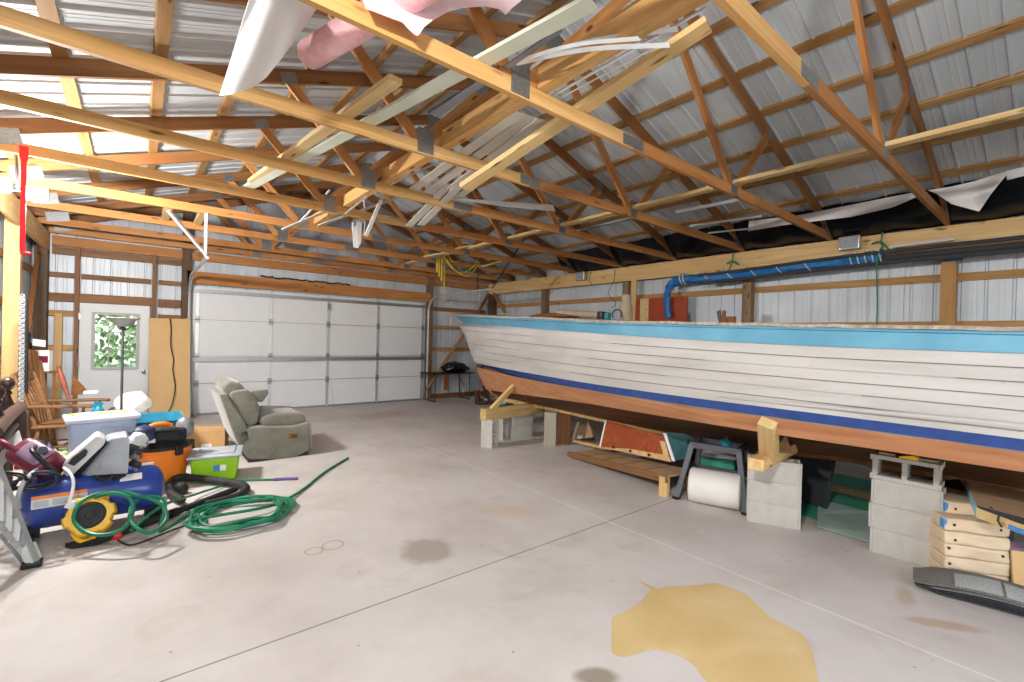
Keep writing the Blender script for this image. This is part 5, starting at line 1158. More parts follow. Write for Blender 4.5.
# ------------------------------------------------------------------ totes and boxes
g0, g1 = V((.449, 5.79, 0)), V((.862, 5.705, 0)); gd = (g1 - g0).normalized(); ga = atan2(gd.y, gd.x); gn = V((-gd.y, gd.x, 0)); gc = (g0 + g1) / 2 + gn * .2
def bin_(name, lab, c, rz, bw, bd, tw, td, h, mats, lidh=.03, fill=0):
    t = thing(name, lab, 'storage bin', c, rz); mb = MB()
    def df(p, hh): k = (p.z / hh[2] + 1) / 2; return V((p.x * (bw + (tw - bw) * k) / tw, p.y * (bd + (td - bd) * k) / td, p.z))
    mb.rbox((0, 0, h / 2), (tw, td, h), .03, 3, 2, df); mb.build('bin_body', mats[0], t, True)
    mb = MB().rbox((0, 0, h + lidh / 2 - .005), (tw + .05, td + .05, lidh), .012, 2, 2); mb.build('bin_lid', mats[1], t, True)
    MB().rbox((0, 0, h + lidh), (tw * .8, td * .75, .016), .006, 2, 2).build('lid_panel', mats[1], t, True); return t
t = bin_('storage_bin', 'lime green storage bin with a grey lid in front of the recliner', gc, ga, .39, .36, .44, .42, .265, ('green', 'grey'))
MB().box((.02, -.2005, .15), (.055, .006, .06)).build('blue_label', 'bluetape', t); MB().box((.078, -.2005, .15), (.055, .006, .06)).build('white_label', 'paper', t)
MB().rbox((-.22, -.19, .27), (.06, .08, .03), .01).build('clip', 'darkgrey', t, True)
MB().box((.05, -.205, .225), (.26, .004, .012)).build('rim_groove', 'hose', t) if False else None
tb = deep(101.5, 452, 4.72); tb.z = 0
t = thing('cardboard_box', 'brown cardboard box carrying the pale blue tote', 'box', tb, radians(8)); MB().box((0, 0, .16), (.58, .44, .32)).build('carton', 'cardlight', t, bevel=.004)
t = bin_('storage_tote', 'pale blue tote with a near-white lid and a printed rag on top', tb + V((0, 0, .322)), radians(8), .46, .34, .52, .40, .36, ('tote', 'totelid'), .045)
mb = MB()
for s, (x0, x1) in enumerate(((-.05, .14),)): mb.tube([(x0, -.192, .2), (x0 + .02, -.196, .29), (x1, -.196, .29), (x1 + .015, -.192, .2)], .008, 6)
mb.build('handle_ridge', 'tote', t, True)
o = MB().grid(lambda a, b: V((-.02 + .25 * a, -.06 + .16 * b, .004 + .003 * sin(9 * a) * sin(7 * b))), 12, 8, .004).build('rag', 'shirt', None, True); o.location = tb + V((-.02, -.03, .322 + .36 + .05)); tag(o, 'patterned yellow-green rag lying on the tote lid', 'rag')
o = MB().box((0, 0, 0), (.1, .07, .003)).build('sticker', 'yellow', t); o.location = (-.21, .05, .415)
xb = deep(207, 444, 6.3); xb.z = 0
t = thing('cardboard_box', 'closed cardboard box with a white label, on the floor behind the lime bin', 'box', xb, radians(-14)); MB().box((0, 0, .14), (.46, .38, .28)).build('carton', 'card', t, bevel=.003); MB().box((0, 0, .281), (.46, .05, .002)).build('tape', 'cardlight', t); MB().box((.02, -.191, .075), (.12, .003, .05)).build('label', 'paper', t)
# teal tub, tray and white bag on a box behind
bx = deep(152, 440, 5.35); bx.z = 0
t = thing('cardboard_box', 'upright cardboard box under the teal tub behind the vacuum', 'box', bx, .1); MB().box((0, 0, .23), (.5, .4, .46)).build('carton', 'cardlight', t, bevel=.003)
o = thing('plastic_tub', 'shallow teal tub lying tipped on a box behind the vacuum', 'tub', bx + V((-.02, -.04, .462)), .08); mb = MB()
def tubf(w, d, z, r=.08): return [V((sx * (w / 2 - r) + r * cos(a), sy * (d / 2 - r) + r * sin(a), z)) for sx, sy, a0 in ((1, 1, 0), (-1, 1, pi / 2), (-1, -1, pi), (1, -1, 3 * pi / 2)) for a in [a0 + pi / 2 * i / 4 for i in range(5)]]
rings = [tubf(.02, .02, .01, .01), tubf(.44, .26, .0), tubf(.54, .34, .13), tubf(.60, .40, .135), tubf(.60, .40, .12), tubf(.52, .325, .13), tubf(.43, .25, .012), tubf(.02, .02, .015, .01)]
n = 20; mb.add([v for r_ in rings for v in r_], [(i * n + j, i * n + (j + 1) % n, (i + 1) * n + (j + 1) % n, (i + 1) * n + j) for i in range(7) for j in range(n)]); mb.build('tub_body', 'teal', o, True); o.rotation_euler = (.12, 0, .08)
o = thing('tray', 'flat grey tray with papers behind the teal tub', 'tray', deep(158, 416, 5.75)); MB().rbox((0, 0, .0), (.5, .35, .03), .012).build('tray_body', 'lightgrey', o, True); MB().box((.08, -.04, .02), (.26, .2, .01), rotz(.3)).build('paper', 'paper', o)
kb = deep(150, 440, 5.9); kb.z = 0; MBk = MB().box((0, 0, .25), (.6, .45, .50)).build('crate', 'cardlight', None); MBk.location = kb; tag(MBk, 'large carton standing behind the teal tub below the grey tray', 'box')
lump('white_bag', 'crumpled white bag lying on the goods before the man door', 'bag', deep(133, 414, 5.7), (.36, .3, .30), 'paper', 7.7, .22)
p = deep(129, 433, 4.95); t = thing('yellow_cup', 'small yellow cup between the tote and the teal tub', 'cup', V((p.x, p.y, .34))); MB().lathe([(.035, 0), (.05, .1), (.045, .1), (.03, .01)], 18).build('cup_body', 'yellow', t, True); MB().tube([(.045, 0, .08), (.08, 0, .07), (.075, 0, .03), (.04, 0, .025)], .008, 8, sub=4).build('handle', 'yellow', t, True)
tag(MB().box((0, 0, .165), (.16, .16, .33)).build('carton', 'card'), 'narrow carton under the small yellow cup', 'box').location = V((p.x, p.y, 0))
p = deep(98, 413, 5.5); t = thing('spray_bottle', 'teal bottle with an angled top standing behind the tote', 'bottle', V((p.x, p.y, .54)))
MB().lathe([(.055, 0), (.06, .02), (.06, .08), (.035, .12), (.02, .14)], 18).build('bottle', 'tealdark', t, True); MB().prism([(-.06, -.02, .12), (.03, -.02, .12), (.05, -.02, .17), (-.03, -.02, .19)], (0, .04, 0)).build('nozzle', 'teal', t)
tag(MB().box((0, 0, .27), (.42, .3, .54)).build('carton', 'card'), 'carton behind the tote holding the teal bottle', 'box').location = V((p.x + .06, p.y, 0))
lump('helmet', 'dark grey rounded cap lying beside the teal bottle', 'cap', V((p.x + .18, p.y, .542)), (.2, .2, .13), 'darkgrey', 8.2, .1)

# ------------------------------------------------------------------ maroon container, board, bed frame
c = deep(38, 456, 3.55); fm = frame(deep(62, 462, 3.55) - deep(24, 440, 3.6), (-.5, -.45, .74)).to_4x4()
t = thing('plastic_can', 'maroon plastic can with a faded mauve top, tipped against the cords', 'can', c); m = fm.to_3x3()
MB().rbox((0, 0, -.03), (.33, .20, .22), .05, 4, 3, None, m).build('can_body', 'maroon', t, True)
MB().rbox(m @ V((.03, -.0, .075)), (.22, .15, .06), .03, 3, 2, None, m).build('can_top', 'mauve', t, True)
MB().tube([m @ V((-.16, -.05, .06)), m @ V((-.20, -.05, .13)), m @ V((-.13, -.05, .17)), m @ V((-.04, -.05, .13))], .02, 10, sub=4).build('handle', 'maroon', t, True)
MB().tube([m @ V((.1, .03, .12)), m @ V((.13, .03, .17))], .028, 12).build('cap', 'cordnavy', t, True)
tag(MB().slab([deep(-4, 452, 3.7), deep(19, 430, 4.0), deep(22.5, 441, 3.98), deep(0, 470, 3.66)], .03).build('grey_board', 'lightgrey'), 'pale grey board standing on edge between the maroon can and the bed frame', 'board')
tag(MB().tube([deep(16, 467, 3.5), deep(28, 466, 3.52)], .022, 10).build('red_tube', 'red', None, True), 'short red tube under the maroon can', 'tube')
hb = deep(8, 440, 4.15); hb.z = 0
t = thing('bed_frame', 'dark brown bed frame with turned finial posts leaning by the clutter-side wall', 'bed frame', hb)
def fin(u, v, d, s=1.0):
    p = deep(u, v, d) - hb; pr = [(.004, .0), (.03, -.01), (.047, -.04), (.05, -.065), (.04, -.095), (.022, -.115), (.03, -.13), (.034, -.14), (.022, -.155), (.03, -.19), (.048, -.24), (.055, -.29), (.05, -.34), (.04, -.36), (.055, -.38), (.055, -.44), (.045, -.46), (.045, -1.02 * p.z)]
    MB().lathe([(r_ * s, z * s if i < len(pr) - 1 else -p.z) for i, (r_, z) in enumerate(pr)][::-1], 20, p).build('turned_post', 'finial', t, True)
fin(7.5, 377, 4.15, 1.05); fin(-3, 385, 3.75, 1.05)
for (u0, v0, d0), (u1, v1, d1), r_ in (((-6, 433, 3.5), (20, 407, 4.3), .05), ((-6, 452, 3.5), (14, 425, 4.1), .035)):
    MB().tube([deep(u0, v0, d0) - hb, (deep(u0, v0, d0) + deep(u1, v1, d1)) / 2 - hb + V((0, 0, .02)), deep(u1, v1, d1) - hb], r_, 14, sub=4).build('rail', 'leather', t, True)
MB().rbox(deep(20, 424, 4.25) - hb, (.10, .14, .26), .03, 3, 2).build('rail_post', 'leather', t, True)
# ------------------------------------------------------------------ wooden armchair, boards, chain
cb2 = at(66, 432, Y=7.9); cb2 = deep(68, 425, 5.6); cb2.z = 0
t = thing('wooden_armchair', 'old wooden armchair with turned spindles standing behind the tote, turned towards the man door', 'chair', cb2, radians(-12))
MB().rbox((0, 0, .44), (.50, .50, .035), .015, 3, 2).build('seat', 'honey', t, True)
for sx_ in (-1, 1):
    for sy_ in (-1, 1): MB().tube([(sx_ * .19, sy_ * .2, .43), (sx_ * .215, sy_ * .225, .25), (sx_ * .24, sy_ * .25, 0)], [.02, .026, .018], 10, sub=4).build('leg', 'honey', t, True)
for sy_ in (-1, 1):
    soft('arm', [V((-.28, sy_ * .27 - .035, .67)), V((-.28, sy_ * .27 + .035, .67)), V((.22, sy_ * .29 + .04, .665)), V((.30, sy_ * .29 + .05, .66)), V((.33, sy_ * .29, .655)), V((.30, sy_ * .29 - .05, .66)), V((.22, sy_ * .29 - .04, .665))], (0, 0, .032), 'honey', t, .012, 3)
    MB().tube([(.2, sy_ * .24, .45), (.21, sy_ * .26, .56), (.22, sy_ * .28, .67)], [.016, .026, .014], 10, sub=4).build('arm_post', 'honey', t, True)
    MB().tube([(-.22, sy_ * .21, .45), (-.30, sy_ * .225, .75), (-.40, sy_ * .24, 1.05)], [.022, .024, .018], 10, sub=4).build('back_post', 'honey', t, True)
for k in range(5): MB().tube([(-.22, -.15 + .075 * k, .45), (-.27, -.15 + .075 * k, .7), (-.37, -.16 + .08 * k, .96)], [.009, .014, .009], 8, sub=3).build('spindle', 'honey', t, True)
soft('crest_rail', [V((-.405, -.27, .93)), V((-.405, -.13, .96)), V((-.405, .13, .96)), V((-.405, .27, .93)), V((-.43, .26, 1.05)), V((-.44, 0, 1.09)), V((-.43, -.26, 1.05))], (.025, 0, .006), 'honey', t, .008, 2)
for a_, b_ in (((-.21, -.22, .2), (.21, -.22, .2)), ((-.21, .22, .2), (.21, .22, .2)), ((.0, -.22, .2), (.0, .22, .2))): MB().tube([a_, b_], .013, 8).build('stretcher', 'honey', t, True)
tag(MB().tube([deep(58.5, 366, 5.3), deep(63, 382, 5.3), deep(69, 399, 5.3)], [.02, .028, .018], 10, sub=4).build('turned_leg', 'redleg', None, True), 'loose red-brown turned chair leg propped on the arm of the wooden chair', 'leg')
tag(MB().prism([deep(72, 377, 5.9), deep(78, 383, 5.9), deep(88, 394, 5.9), deep(71, 395, 5.9)], V((.02, .03, 0))).build('curved_offcut', 'oldwood'), 'curved brown wooden side piece resting behind the chair arms', 'board')
tag(MB().rbox((0, 0, .02), (.14, .1, .04), .015).build('white_cloth', 'paper', None, True), 'folded white cloth on the arm of the wooden chair', 'cloth').location = deep(91, 394, 5.65)
wl = [((33, 436), (27, 353), 5.85, .06), ((41, 440), (31, 350), 5.8, .07), ((47, 442), (35, 351), 5.82, .06), ((54, 440), (39, 360), 5.85, .06)]
for i, (b_, tp, d_, w_) in enumerate(wl):
    pb_, pt2 = deep(*b_, d_), deep(*tp, d_ + .2); dv_ = (pt2 - pb_).normalized(); pb_ = pb_ - dv_ * (pb_.z / dv_.z)
    tag(board('leaning_board', pb_, pt2, w_, .024, 'honey', up=(1, -.5, .2)), '%s honey-brown board from the chain, leaning in the corner behind the bed frame' % ORD[i], 'board', 'leaning boards')
sh = deep(43, 398, 6.2); shx = V((sh.x, sh.y, 0)); zt = deep(43, 371, 6.2).z
t = thing('wooden_stand', 'tall brown wooden stand behind the leaning boards', 'stand', shx, .1); MB().box((0, 0, zt - .012), (.26, .24, .024)).build('top', 'oldwood', t)
for sx_ in (-.1, .1):
    for sy_ in (-.09, .09): MB().box((sx_, sy_, zt / 2 - .02), (.03, .03, zt - .03)).build('leg', 'oldwood', t)
t = thing('carton_pack', 'white and pink packet standing on the leaning boards', 'packet', V((sh.x, sh.y, zt)), -.3); MB().box((0, 0, .14), (.15, .1, .28)).build('pack', 'paper', t, bevel=.004); MB().box((.0, -.052, .16), (.13, .004, .09)).build('print', 'maroon', t); pass
o = MB().box((0, 0, 0), (.13, .01, .10)).build('card', 'paper'); o.matrix_world = Matrix.Translation(deep(39, 343, 6.2)) @ rotz(.5).to_4x4() @ Matrix.Rotation(-.5, 4, 'X') @ Matrix.Rotation(.2, 4, 'Y'); tag(o, 'small blank white card propped on top of the packet', 'card')
# chain hanging on the light post
ct, cbm = deep(22.5, 296, 5.2), deep(21, 412, 5.2); mb = MB(); nl = 46
for k in range(nl):
    c_ = ct + (cbm - ct) * (k / nl); s_ = (cbm - ct).length / nl * .72; d1 = V((1, 0, 0)) if k % 2 else V((0, 1, 0)); d1 = rotz(.8) @ d1
    mb.tube([c_ + d1 * .024 * cos(a) + V((0, 0, 1)) * s_ * sin(a) for a in [2 * pi * i / 10 for i in range(10)]],   .008, 6, True)
tag(mb.build('chain', 'alu', None, True), 'steel chain hanging beside the light wall post', 'chain')
tag(MB().tube([deep(25, 300, 5.3), deep(24.5, 360, 5.3), deep(24, 440, 5.3)], .03, 8).build('black_hose', 'blackmatte', None, True), 'black pipe standing right behind the hanging chain', 'pipe')
tag(board('leaning_brace', deep(28, 330, 5.9), deep(38, 252, 7.0), .05, .09, 'oldwood'), 'brown stick leaning up against the dark corner post', 'stick')
# small stuff on the floor around the chair legs
for i, (u, v, s_, mt, lab) in enumerate(((48, 436, .13, 'navytool', 'dark blue rag heap on the floor between the boards and the tote'), (57, 446, .12, 'leaf', 'dull green cloth scrap on the floor beside the tote'), (64, 432, .1, 'steel', 'grey metal tin lying by the tote corner'), (42, 430, .14, 'black', 'black cap lying among the leaning boards'))):
    lump('floor_scrap', lab, 'scrap', V((*deep(u, v, 4.6).xy, 0)), (s_ * 1.8, s_ * 1.4, s_ * 3.4), mt, 20 + i, .4)
# ------------------------------------------------------------------ ladder
lb = at(34, 566, Z=0); t = thing('folding_ladder', 'silver aluminium ladder standing on its foot at the frame edge beside the compressor', 'ladder', lb)
def rail(u0, v0, d0, p, w, h_): 
    a = deep(u0, v0, d0) - lb; b_ = p; dd = (b_ - a); m = frame(dd, (-.6, -.8, .1)); l = dd.length; mb = MB()
    mb.box((a + b_) / 2, (l, w, .004), m).box((a + b_) / 2 + m @ V((0, w / 2, .013)), (l, .004, .03), m).box((a + b_) / 2 + m @ V((0, -w / 2, .013)), (l, .004, .03), m); return mb.build('rail', 'alu', t)
f0 = V((0, 0, .03)); f1 = at(28, 560, Z=.03) - lb
rail(-12, 446, 3.02, f0, .065, .03); rail(-14, 508, 2.82, f1, .045, .03)
for k in range(4):
    s = .18 + .2 * k; a = f0 + (deep(-12, 446, 3.02) - lb - f0) * s; b_ = f1 + (deep(-14, 508, 2.82) - lb - f1) * s * .95; MB().bar(a, b_, .05, .012).build('brace', 'lightgrey', t)
MB().rbox(V((-.01, 0, .02)), (.1, .09, .04), .01, 2, 1).build('foot', 'black', t, True)
MB().bar(f0 + V((0, 0, .0)), f0 + (deep(-12, 446, 3.02) - lb - f0).normalized() * .12, .08, .04).build('foot_bracket', 'lightgrey', t)
# ------------------------------------------------------------------ floor lamp, tan panel with a cord
p = at(120, 465, Z=0); p = deep(121.5, 400, 5.3); p.z = 0; ztop = deep(120, 318, 5.3).z
t = thing('floor_lamp', 'tall dark torchiere floor lamp with a bowl shade in front of the man-door window', 'floor lamp', p)
MB().lathe([(.14, 0), (.14, .015), (.12, .03), (.03, .04), (.012, .05)], 28).build('base', 'darkgrey', t, True)
MB().tube([(0, 0, .04), (0, 0, ztop - .12)], .013, 12).build('pole', 'darkgrey', t, True)
MB().lathe([(.012, ztop - .14), (.025, ztop - .135), (.028, ztop - .11), (.014, ztop - .1)], 16).build('collar', 'darkgrey', t, True)
MB().lathe([(.02, ztop - .105), (.06, ztop - .09), (.10, ztop - .055), (.125, ztop - .02), (.165, ztop), (.16, ztop + .004), (.118, ztop - .014), (.09, ztop - .05), (.05, ztop - .08), (.01, ztop - .09)], 36).build('bowl_shade', 'frost', t, True)
A, B, Cc, D = at(148.5, 421, Y=9.95), at(190, 421, Y=9.95), at(190.5, 319, Y=10.38), at(149, 318, Y=10.38); A.z = B.z = .004
t = thing('tan_panel', 'tan sheet panel leaning between the man door and the garage door', 'panel', A); MB().slab([q - A for q in (A, B, Cc, D)], -.02).build('sheet', 'ply2', t, bevel=.002)
MB().slab([(D + (Cc - D) * .15 - A) + V((0, -.004, -.05)), (D + (Cc - D) * .42 - A) + V((0, -.004, -.05)), (D + (Cc - D) * .42 - A) + V((0, -.004, -.02)), (D + (Cc - D) * .15 - A) + V((0, -.004, -.02))], .003).build('torn_label', 'cardlight', t)
o_ = V((0, -.03, 0)); cord('cord', [at(u, v, Y=y) + o_ for u, v, y in ((170, 318, 10.36), (171, 330, 10.3), (170.5, 345, 10.23), (173.5, 360, 10.18), (172.5, 370, 10.13), (175, 385, 10.07), (173, 400, 10.0), (169, 410, 9.97), (163, 416, 9.9), (158, 419, 9.8))], .008, 'cordblack', 'black cord hanging down the face of the tan panel')
# red strap and the lit flood lamps
q0, q1 = at(24, 146, Y=5.86), at(22.5, 252, Y=5.83)
tag(MB().grid(lambda a, b: q0 + (q1 - q0) * a + V((.022 * (b - .5) * (2.6 if a < .12 else 1.6), .01 * sin(6 * a), 0)), 20, 2, .004).build('red_strap', 'redstrap', None, True), 'bright red strap hanging from a truss in front of the lit flood lamp', 'strap')
o = MB().rbox((0, 0, 0), (.07, .03, .025), .008).build('strap_hook', 'redstrap', None, True); o.location = q1 + V((.02, 0, -.01)); tag(o, 'red hook at the foot of the red strap', 'hook')
lp = at(18, 190, Y=6.08)
t = thing('flood_lamp', 'lit twin flood lamp glaring below a truss chord above the clutter pile', 'flood lamp', lp)
MB().tube([(0, 0, 0), (0, -.09, .20), (0, -.165, .33)], .012, 8).tube([(-.15, 0, 0), (.15, 0, 0)], .014).build('bracket', 'darkgrey', t, True)
for s in (-1, 1):
    hd_ = rotz(radians(-88 if s < 0 else -74)); c_ = V((s * .12, -.05, -.02 * s))
    hh_ = MB().rbox(c_, (.07, .17, .13), .02, 3, 1, None, hd_).build('lamp_head', 'lightgrey', t, True)
    o = MB().box((0, 0, 0), (.004, .14, .10), hd_).build('lens', 'lampglow', hh_); o.location = c_ + hd_ @ V((.037, 0, 0))
# ------------------------------------------------------------------ spilled oil on the floor
poly = [(612, 622), (625, 611), (640, 603), (652, 591), (672, 587), (700, 585), (722, 585), (742, 592), (757, 606), (768, 617), (790, 627), (806, 640), (815, 660), (817, 684), (800, 700), (740, 702), (716, 690), (704, 676), (690, 662), (668, 652), (650, 650), (634, 655), (618, 656), (612, 645)]
P = smooth_path([at(u, v, Z=.0015) for u, v in poly], 5, True); P = [p + V((.02 * noise.noise(p * 9), .02 * noise.noise(p * 9 + V((5, 0, 0))), 0)) for p in P]
def mat_oil():
    m, nt, b = newmat('oil_stain'); tc = N(nt, 'ShaderNodeTexCoord'); n = N(nt, 'ShaderNodeTexNoise', i_Scale=2.2, i_Detail=8.0, i_Distortion=.5); L(nt, tc.outputs['Object'], n.inputs['Vector'])
    r = ramp(nt, [(.3, '#c2a56e'), (.6, '#cdb380'), (.75, '#d2c4a4')]); L(nt, n.outputs['Fac'], r.inputs['Fac']); L(nt, r.outputs['Color'], b.inputs['Base Color']); b.inputs['Roughness'].default_value = .55; return m
M['oil'] = mat_oil()
tag(MB().prism(P, (0, 0, .0015)).build('oil_stain', 'oil'), 'large yellow oil stain spread on the bare concrete floor', 'stain')
p = [at(u, v, Z=.0015) for u, v in ((640, 582), (647, 584), (662, 592), (668, 597), (660, 598), (650, 589))]
tag(MB().prism(smooth_path(p, 4, True), (0, 0, .0015)).build('oil_streak', 'oil'), 'short thin yellow streak beside the large oil stain', 'stain')
# ------------------------------------------------------------------ things stored up in the trusses
def plank(name, p0, p1, w, h, mat, lab, cat='board', group=None, up=(0, 0, 1)):
    return tag(board(name, p0, p1, w, h, mat, up=up), lab, cat, group)
Z0 = 3.215
plank('storage_beam', V((2.02, -.6, Z0 + .072)), V((2.02, 7.4, Z0 + .072)), .085, .14, 'chord', 'thick long timber lying over the truss chords right beside the big steel joint plates', 'timber')
plank('storage_plank', at(247, 188, Z=Z0 + .012), at(592, 2, Z=Z0 + .012), .10, .022, 'mint', 'long mint-white primed board lying across the trusses from the roof slope above the clutter')
a, b = at(252, 182, Z=Z0 + .02), at(396, 79, Z=Z0 + .02); plank('storage_plank', a, b, .09, .038, 'boardlight', 'pale yellow board beside the mint-white one, its cut end sticking out over the floor')
p0 = at(581, 112.5, Y=2.25); p0.z = Z0 + .022; p1 = at(464.5, 187.5, Y=3.36); d = (p0 - p1)
plank('storage_plank', p1, p0 + d * .75, .12, .040, 'boardlight', 'bright fresh plank lying tilted over a truss, its lower end hanging free in the air')
rr = random.Random(21)
for k in range(4):
    z_ = Z0 + .008 + .012 * (k % 2); q0, q1 = at(521 + 11 * k, 112 + 4 * k, Z=z_), at(404 + 14 * k, 196 + 3.5 * k, Z=z_)
    t = plank('siding_strip', q0, q1, .10, .009, 'siding', '%s pale siding strip from the thick timber in the row lying on the trusses' % ORD[k], 'siding strip', 'siding strips on the trusses')
for k in range(2): plank('siding_strip', at(409 + 12 * k, 226 - 1 * k, Z=3.05), at(450 + 14 * k, 184 - 3 * k, Z=Z0 + .03), .09, .010, 'siding', ('narrow' if k else 'wider') + ' grey-white siding strip sloping down past the truss with its end in the air', 'siding strip')
for k, (q0, q1, w, lab) in enumerate((((516, 64), (678, 31), .05, 'upper bright aluminium strip fanning out from the big joint plate'), ((517, 65), (670, 47), .04, 'lower bright aluminium strip fanning out from the big joint plate'), ((520, 62), (640, 40), .025, 'thin silver edging lying between the two bright strips'))):
    a, b = at(*q0, Y=2.19 - .03 * k), at(*q1, Y=1.32 - .02 * k); c = (a + b) / 2 + V((0, 0, .03)); P = smooth_path([a, c, b], 8)
    dv = (b - a).normalized(); s = dv.cross(V((0, 0, 1))).normalized() * w
    tag(MB().grid(lambda u, v: P[min(16, int(round(u * 16)))] + s * (v - .5) + V((0, 0, .012 * abs(v - .5) * 2)), 16, 2, .003).build('aluminium_strip', 'alu_strip'), lab, 'metal strip')
for k, (q0, q1, r, lab) in enumerate((((546, 92), (690, 4), .006, 'thin white rod lying next to the fresh plank, the upper one'), ((552, 96), (706, 8), .009, 'white rod lying next to the fresh plank, the thicker one'), ((560, 98), (660, 45), .005, 'short thin white rod near the big joint plate'))):
    tag(MB().tube([at(*q0, Z=Z0 + .03), at(*q1, Z=Z0 + .03)], r, 8).build('plastic_rod', 'white', None, True), lab, 'rod')
for k, (q0, q1, w, mt, lab) in enumerate((((433, 114), (488, 79), .05, 'trimgrey', 'dark grey metal trim lying beside the thick timber, the lower one'), ((436, 116), (560, 30), .035, 'trimgrey', 'long grey metal trim lying beside the thick timber'), ((430, 113), (475, 84), .03, 'darkgrey', 'thin dark trim lying beside the grey ones on the truss'))):
    plank('metal_trim', at(*q0, Z=Z0 + .02 + .012 * k), at(*q1, Z=Z0 + .02 + .012 * k), w, .012, mt, lab, 'trim strip')
q = [at(452, 199, Z=3.20), at(554, 205, Z=3.12), at(556, 212, Z=3.06), at(500, 208, Z=3.1)]
tag(MB().slab([at(450, 198, Y=4.6), at(553, 205, Y=4.3), at(555.5, 211.5, Y=4.3), at(498, 206, Y=4.5)], .012).build('white_strip_panel', 'alu_strip'), 'white folded metal strip lying slanted under the trusses beyond the fresh plank', 'metal strip')
for k, (q0, q1, y, w, lab) in enumerate((((282, 230), (345, 203), 6.6, .10, 'grey-white strip crossing the trusses nearest the white hanging fixture'), ((300, 222), (330, 190), 6.3, .03, 'narrow white stick crossing steeply between the trusses'), ((318, 226), (402, 196), 6.5, .14, 'wide pale strip lying across the trusses behind the fixture'), ((366, 236), (381, 200), 5.9, .05, 'pale strip standing steeply between two trusses'), ((345, 214), (398, 172), 5.4, .03, 'thin white moulding slanting over the chord'), ((375, 192), (443, 160), 4.9, .025, 'thin white moulding beside the siding strips'))):
    plank('scrap_strip', at(*q0, Y=y), at(*q1, Y=y - .3), w, .012, 'siding' if k % 2 == 0 else 'white', lab, 'strip', 'odd strips in the trusses')
# pink insulation: a roll and its loose facing, poly sheet
a, b = at(308, 56, Z=Z0 + .09), at(440, -25, Z=Z0 + .10); dv = (b - a); fm = frame(dv); mt = Matrix((fm.col[1], fm.col[2], fm.col[0])).transposed(); l = dv.length
t = thing('insulation_roll', 'rolled pink insulation lying across the trusses beside the white poly sheet', 'insulation', a)
MB().lathe([(.03, 0), (.07, .0), (.08, .015), (.082, l * .3), (.085, l * .6), (.082, l)], 26, (0, 0, 0), mt).build('roll', 'pink', t, True)
def sheet(name, mat, lab, cat, top, bot, yt, yb, nu=24, nv=10, wob=.02, th=.003, X=None):
    """cloth between two pixel-surveyed edges, hung from depth yt down to yb"""
    def pick(E, s):
        s *= len(E) - 1; i = min(int(s), len(E) - 2); f = s - i; return (E[i][0] + (E[i + 1][0] - E[i][0]) * f, E[i][1] + (E[i + 1][1] - E[i][1]) * f)
    def f(a, b):
        p, q = pick(top, a), pick(bot, a); u, v = p[0] + (q[0] - p[0]) * b, p[1] + (q[1] - p[1]) * b; w = wob * sin(a * 11 + b * 3) * (.3 + b)
        return at(u, v, X=yt + (yb - yt) * b + w) if X else at(u, v, Y=yt + (yb - yt) * b + w)
    return tag(MB().grid(f, nu, nv, th).build(name, mat, None, True), lab, cat)
sheet('insulation_facing', 'pinkpale', 'pale pink insulation facing draped over the nearest truss chord with a torn lower edge', 'insulation', [(352, -30), (400, -34), (460, -36), (530, -38)], [(366, 8), (392, 18), (403, 22), (410, 30), (417, 36), (419, 35), (424, 27), (434, 19), (448, 11), (465, 7), (485, 6), (500, 9), (506, 15), (512, 8), (522, 0)], 2.24, 2.13, 60, 10, .012)
sheet('poly_sheet', 'sheet', 'torn white plastic sheet hanging from the truss beside the pink insulation roll', 'sheet', [(252, -8), (268, -10), (290, -8), (318, 4)], [(219, 96), (232, 94.5), (252, 88), (266, 78), (282, 58), (300, 33), (317, 9)], 2.33, 2.72, 30, 20, .03)
sheet('poly_sheet', 'sheet', 'long white plastic sheet lying along the eave above the boat, over three trusses', 'sheet', [(749, 221), (800, 215), (850, 205), (890, 197), (916, 192)], [(748, 231), (785, 225), (850, 217), (893, 207), (919, 196)], 7.0, 6.9, 30, 6, .03, X=True)
sheet('poly_sheet', 'sheet', 'white plastic sheet hanging down in a pointed corner above the boat', 'sheet', [(928, 190), (950, 187), (975, 181), (1006, 171)], [(936, 193), (952, 204), (979, 211.5), (990, 195), (1008, 173)], 6.95, 6.85, 24, 8, .02, X=True)
sheet('poly_sheet', 'sheet', 'narrow white plastic strip running out of the frame along the eave', 'sheet', [(1006, 171), (1040, 163)], [(1007, 180), (1040, 172)], 6.95, 6.9, 8, 3, .01, X=True)
for q0, q1, r, lab in (((676, 212), (742, 199), .022, 'grey plastic pipe lying on the trusses near the eave, the highest of the three'), ((690, 226), (762, 216), .016, 'grey plastic pipe lying on the trusses near the eave, the middle one'), ((708, 233), (756, 228), .012, 'thin white pipe lying near the eave, the lowest one')):
    tag(MB().tube([at(*q0, Z=Z0 + .03), at(*q1, Z=Z0 + .03)], r, 10).build('plastic_pipe', 'lightgrey', None, True), lab, 'pipe')
plank('metal_trim', at(577, 231, Z=Z0 + .02), at(637, 217, Z=Z0 + .02), .06, .02, 'trimgrey', 'short grey channel lying on the trusses above the boat deck roll', 'trim strip')
plank('short_plank', at(425, 257, Y=8.2), at(452, 252, Y=7.7), .12, .03, 'boardlight', 'light plank end poking out above the yellow ropes', 'board')
plank('short_plank', at(477, 268, Y=8.4), at(512, 259, Y=7.9), .10, .03, 'boardlight', 'light plank lying past the yellow ropes towards the boat bow', 'board')
plank('short_plank', at(455, 249, Y=7.1), at(500, 240, Y=6.8), .1, .03, 'lumber', 'short light plank lying over the chord above the yellow ropes', 'board')
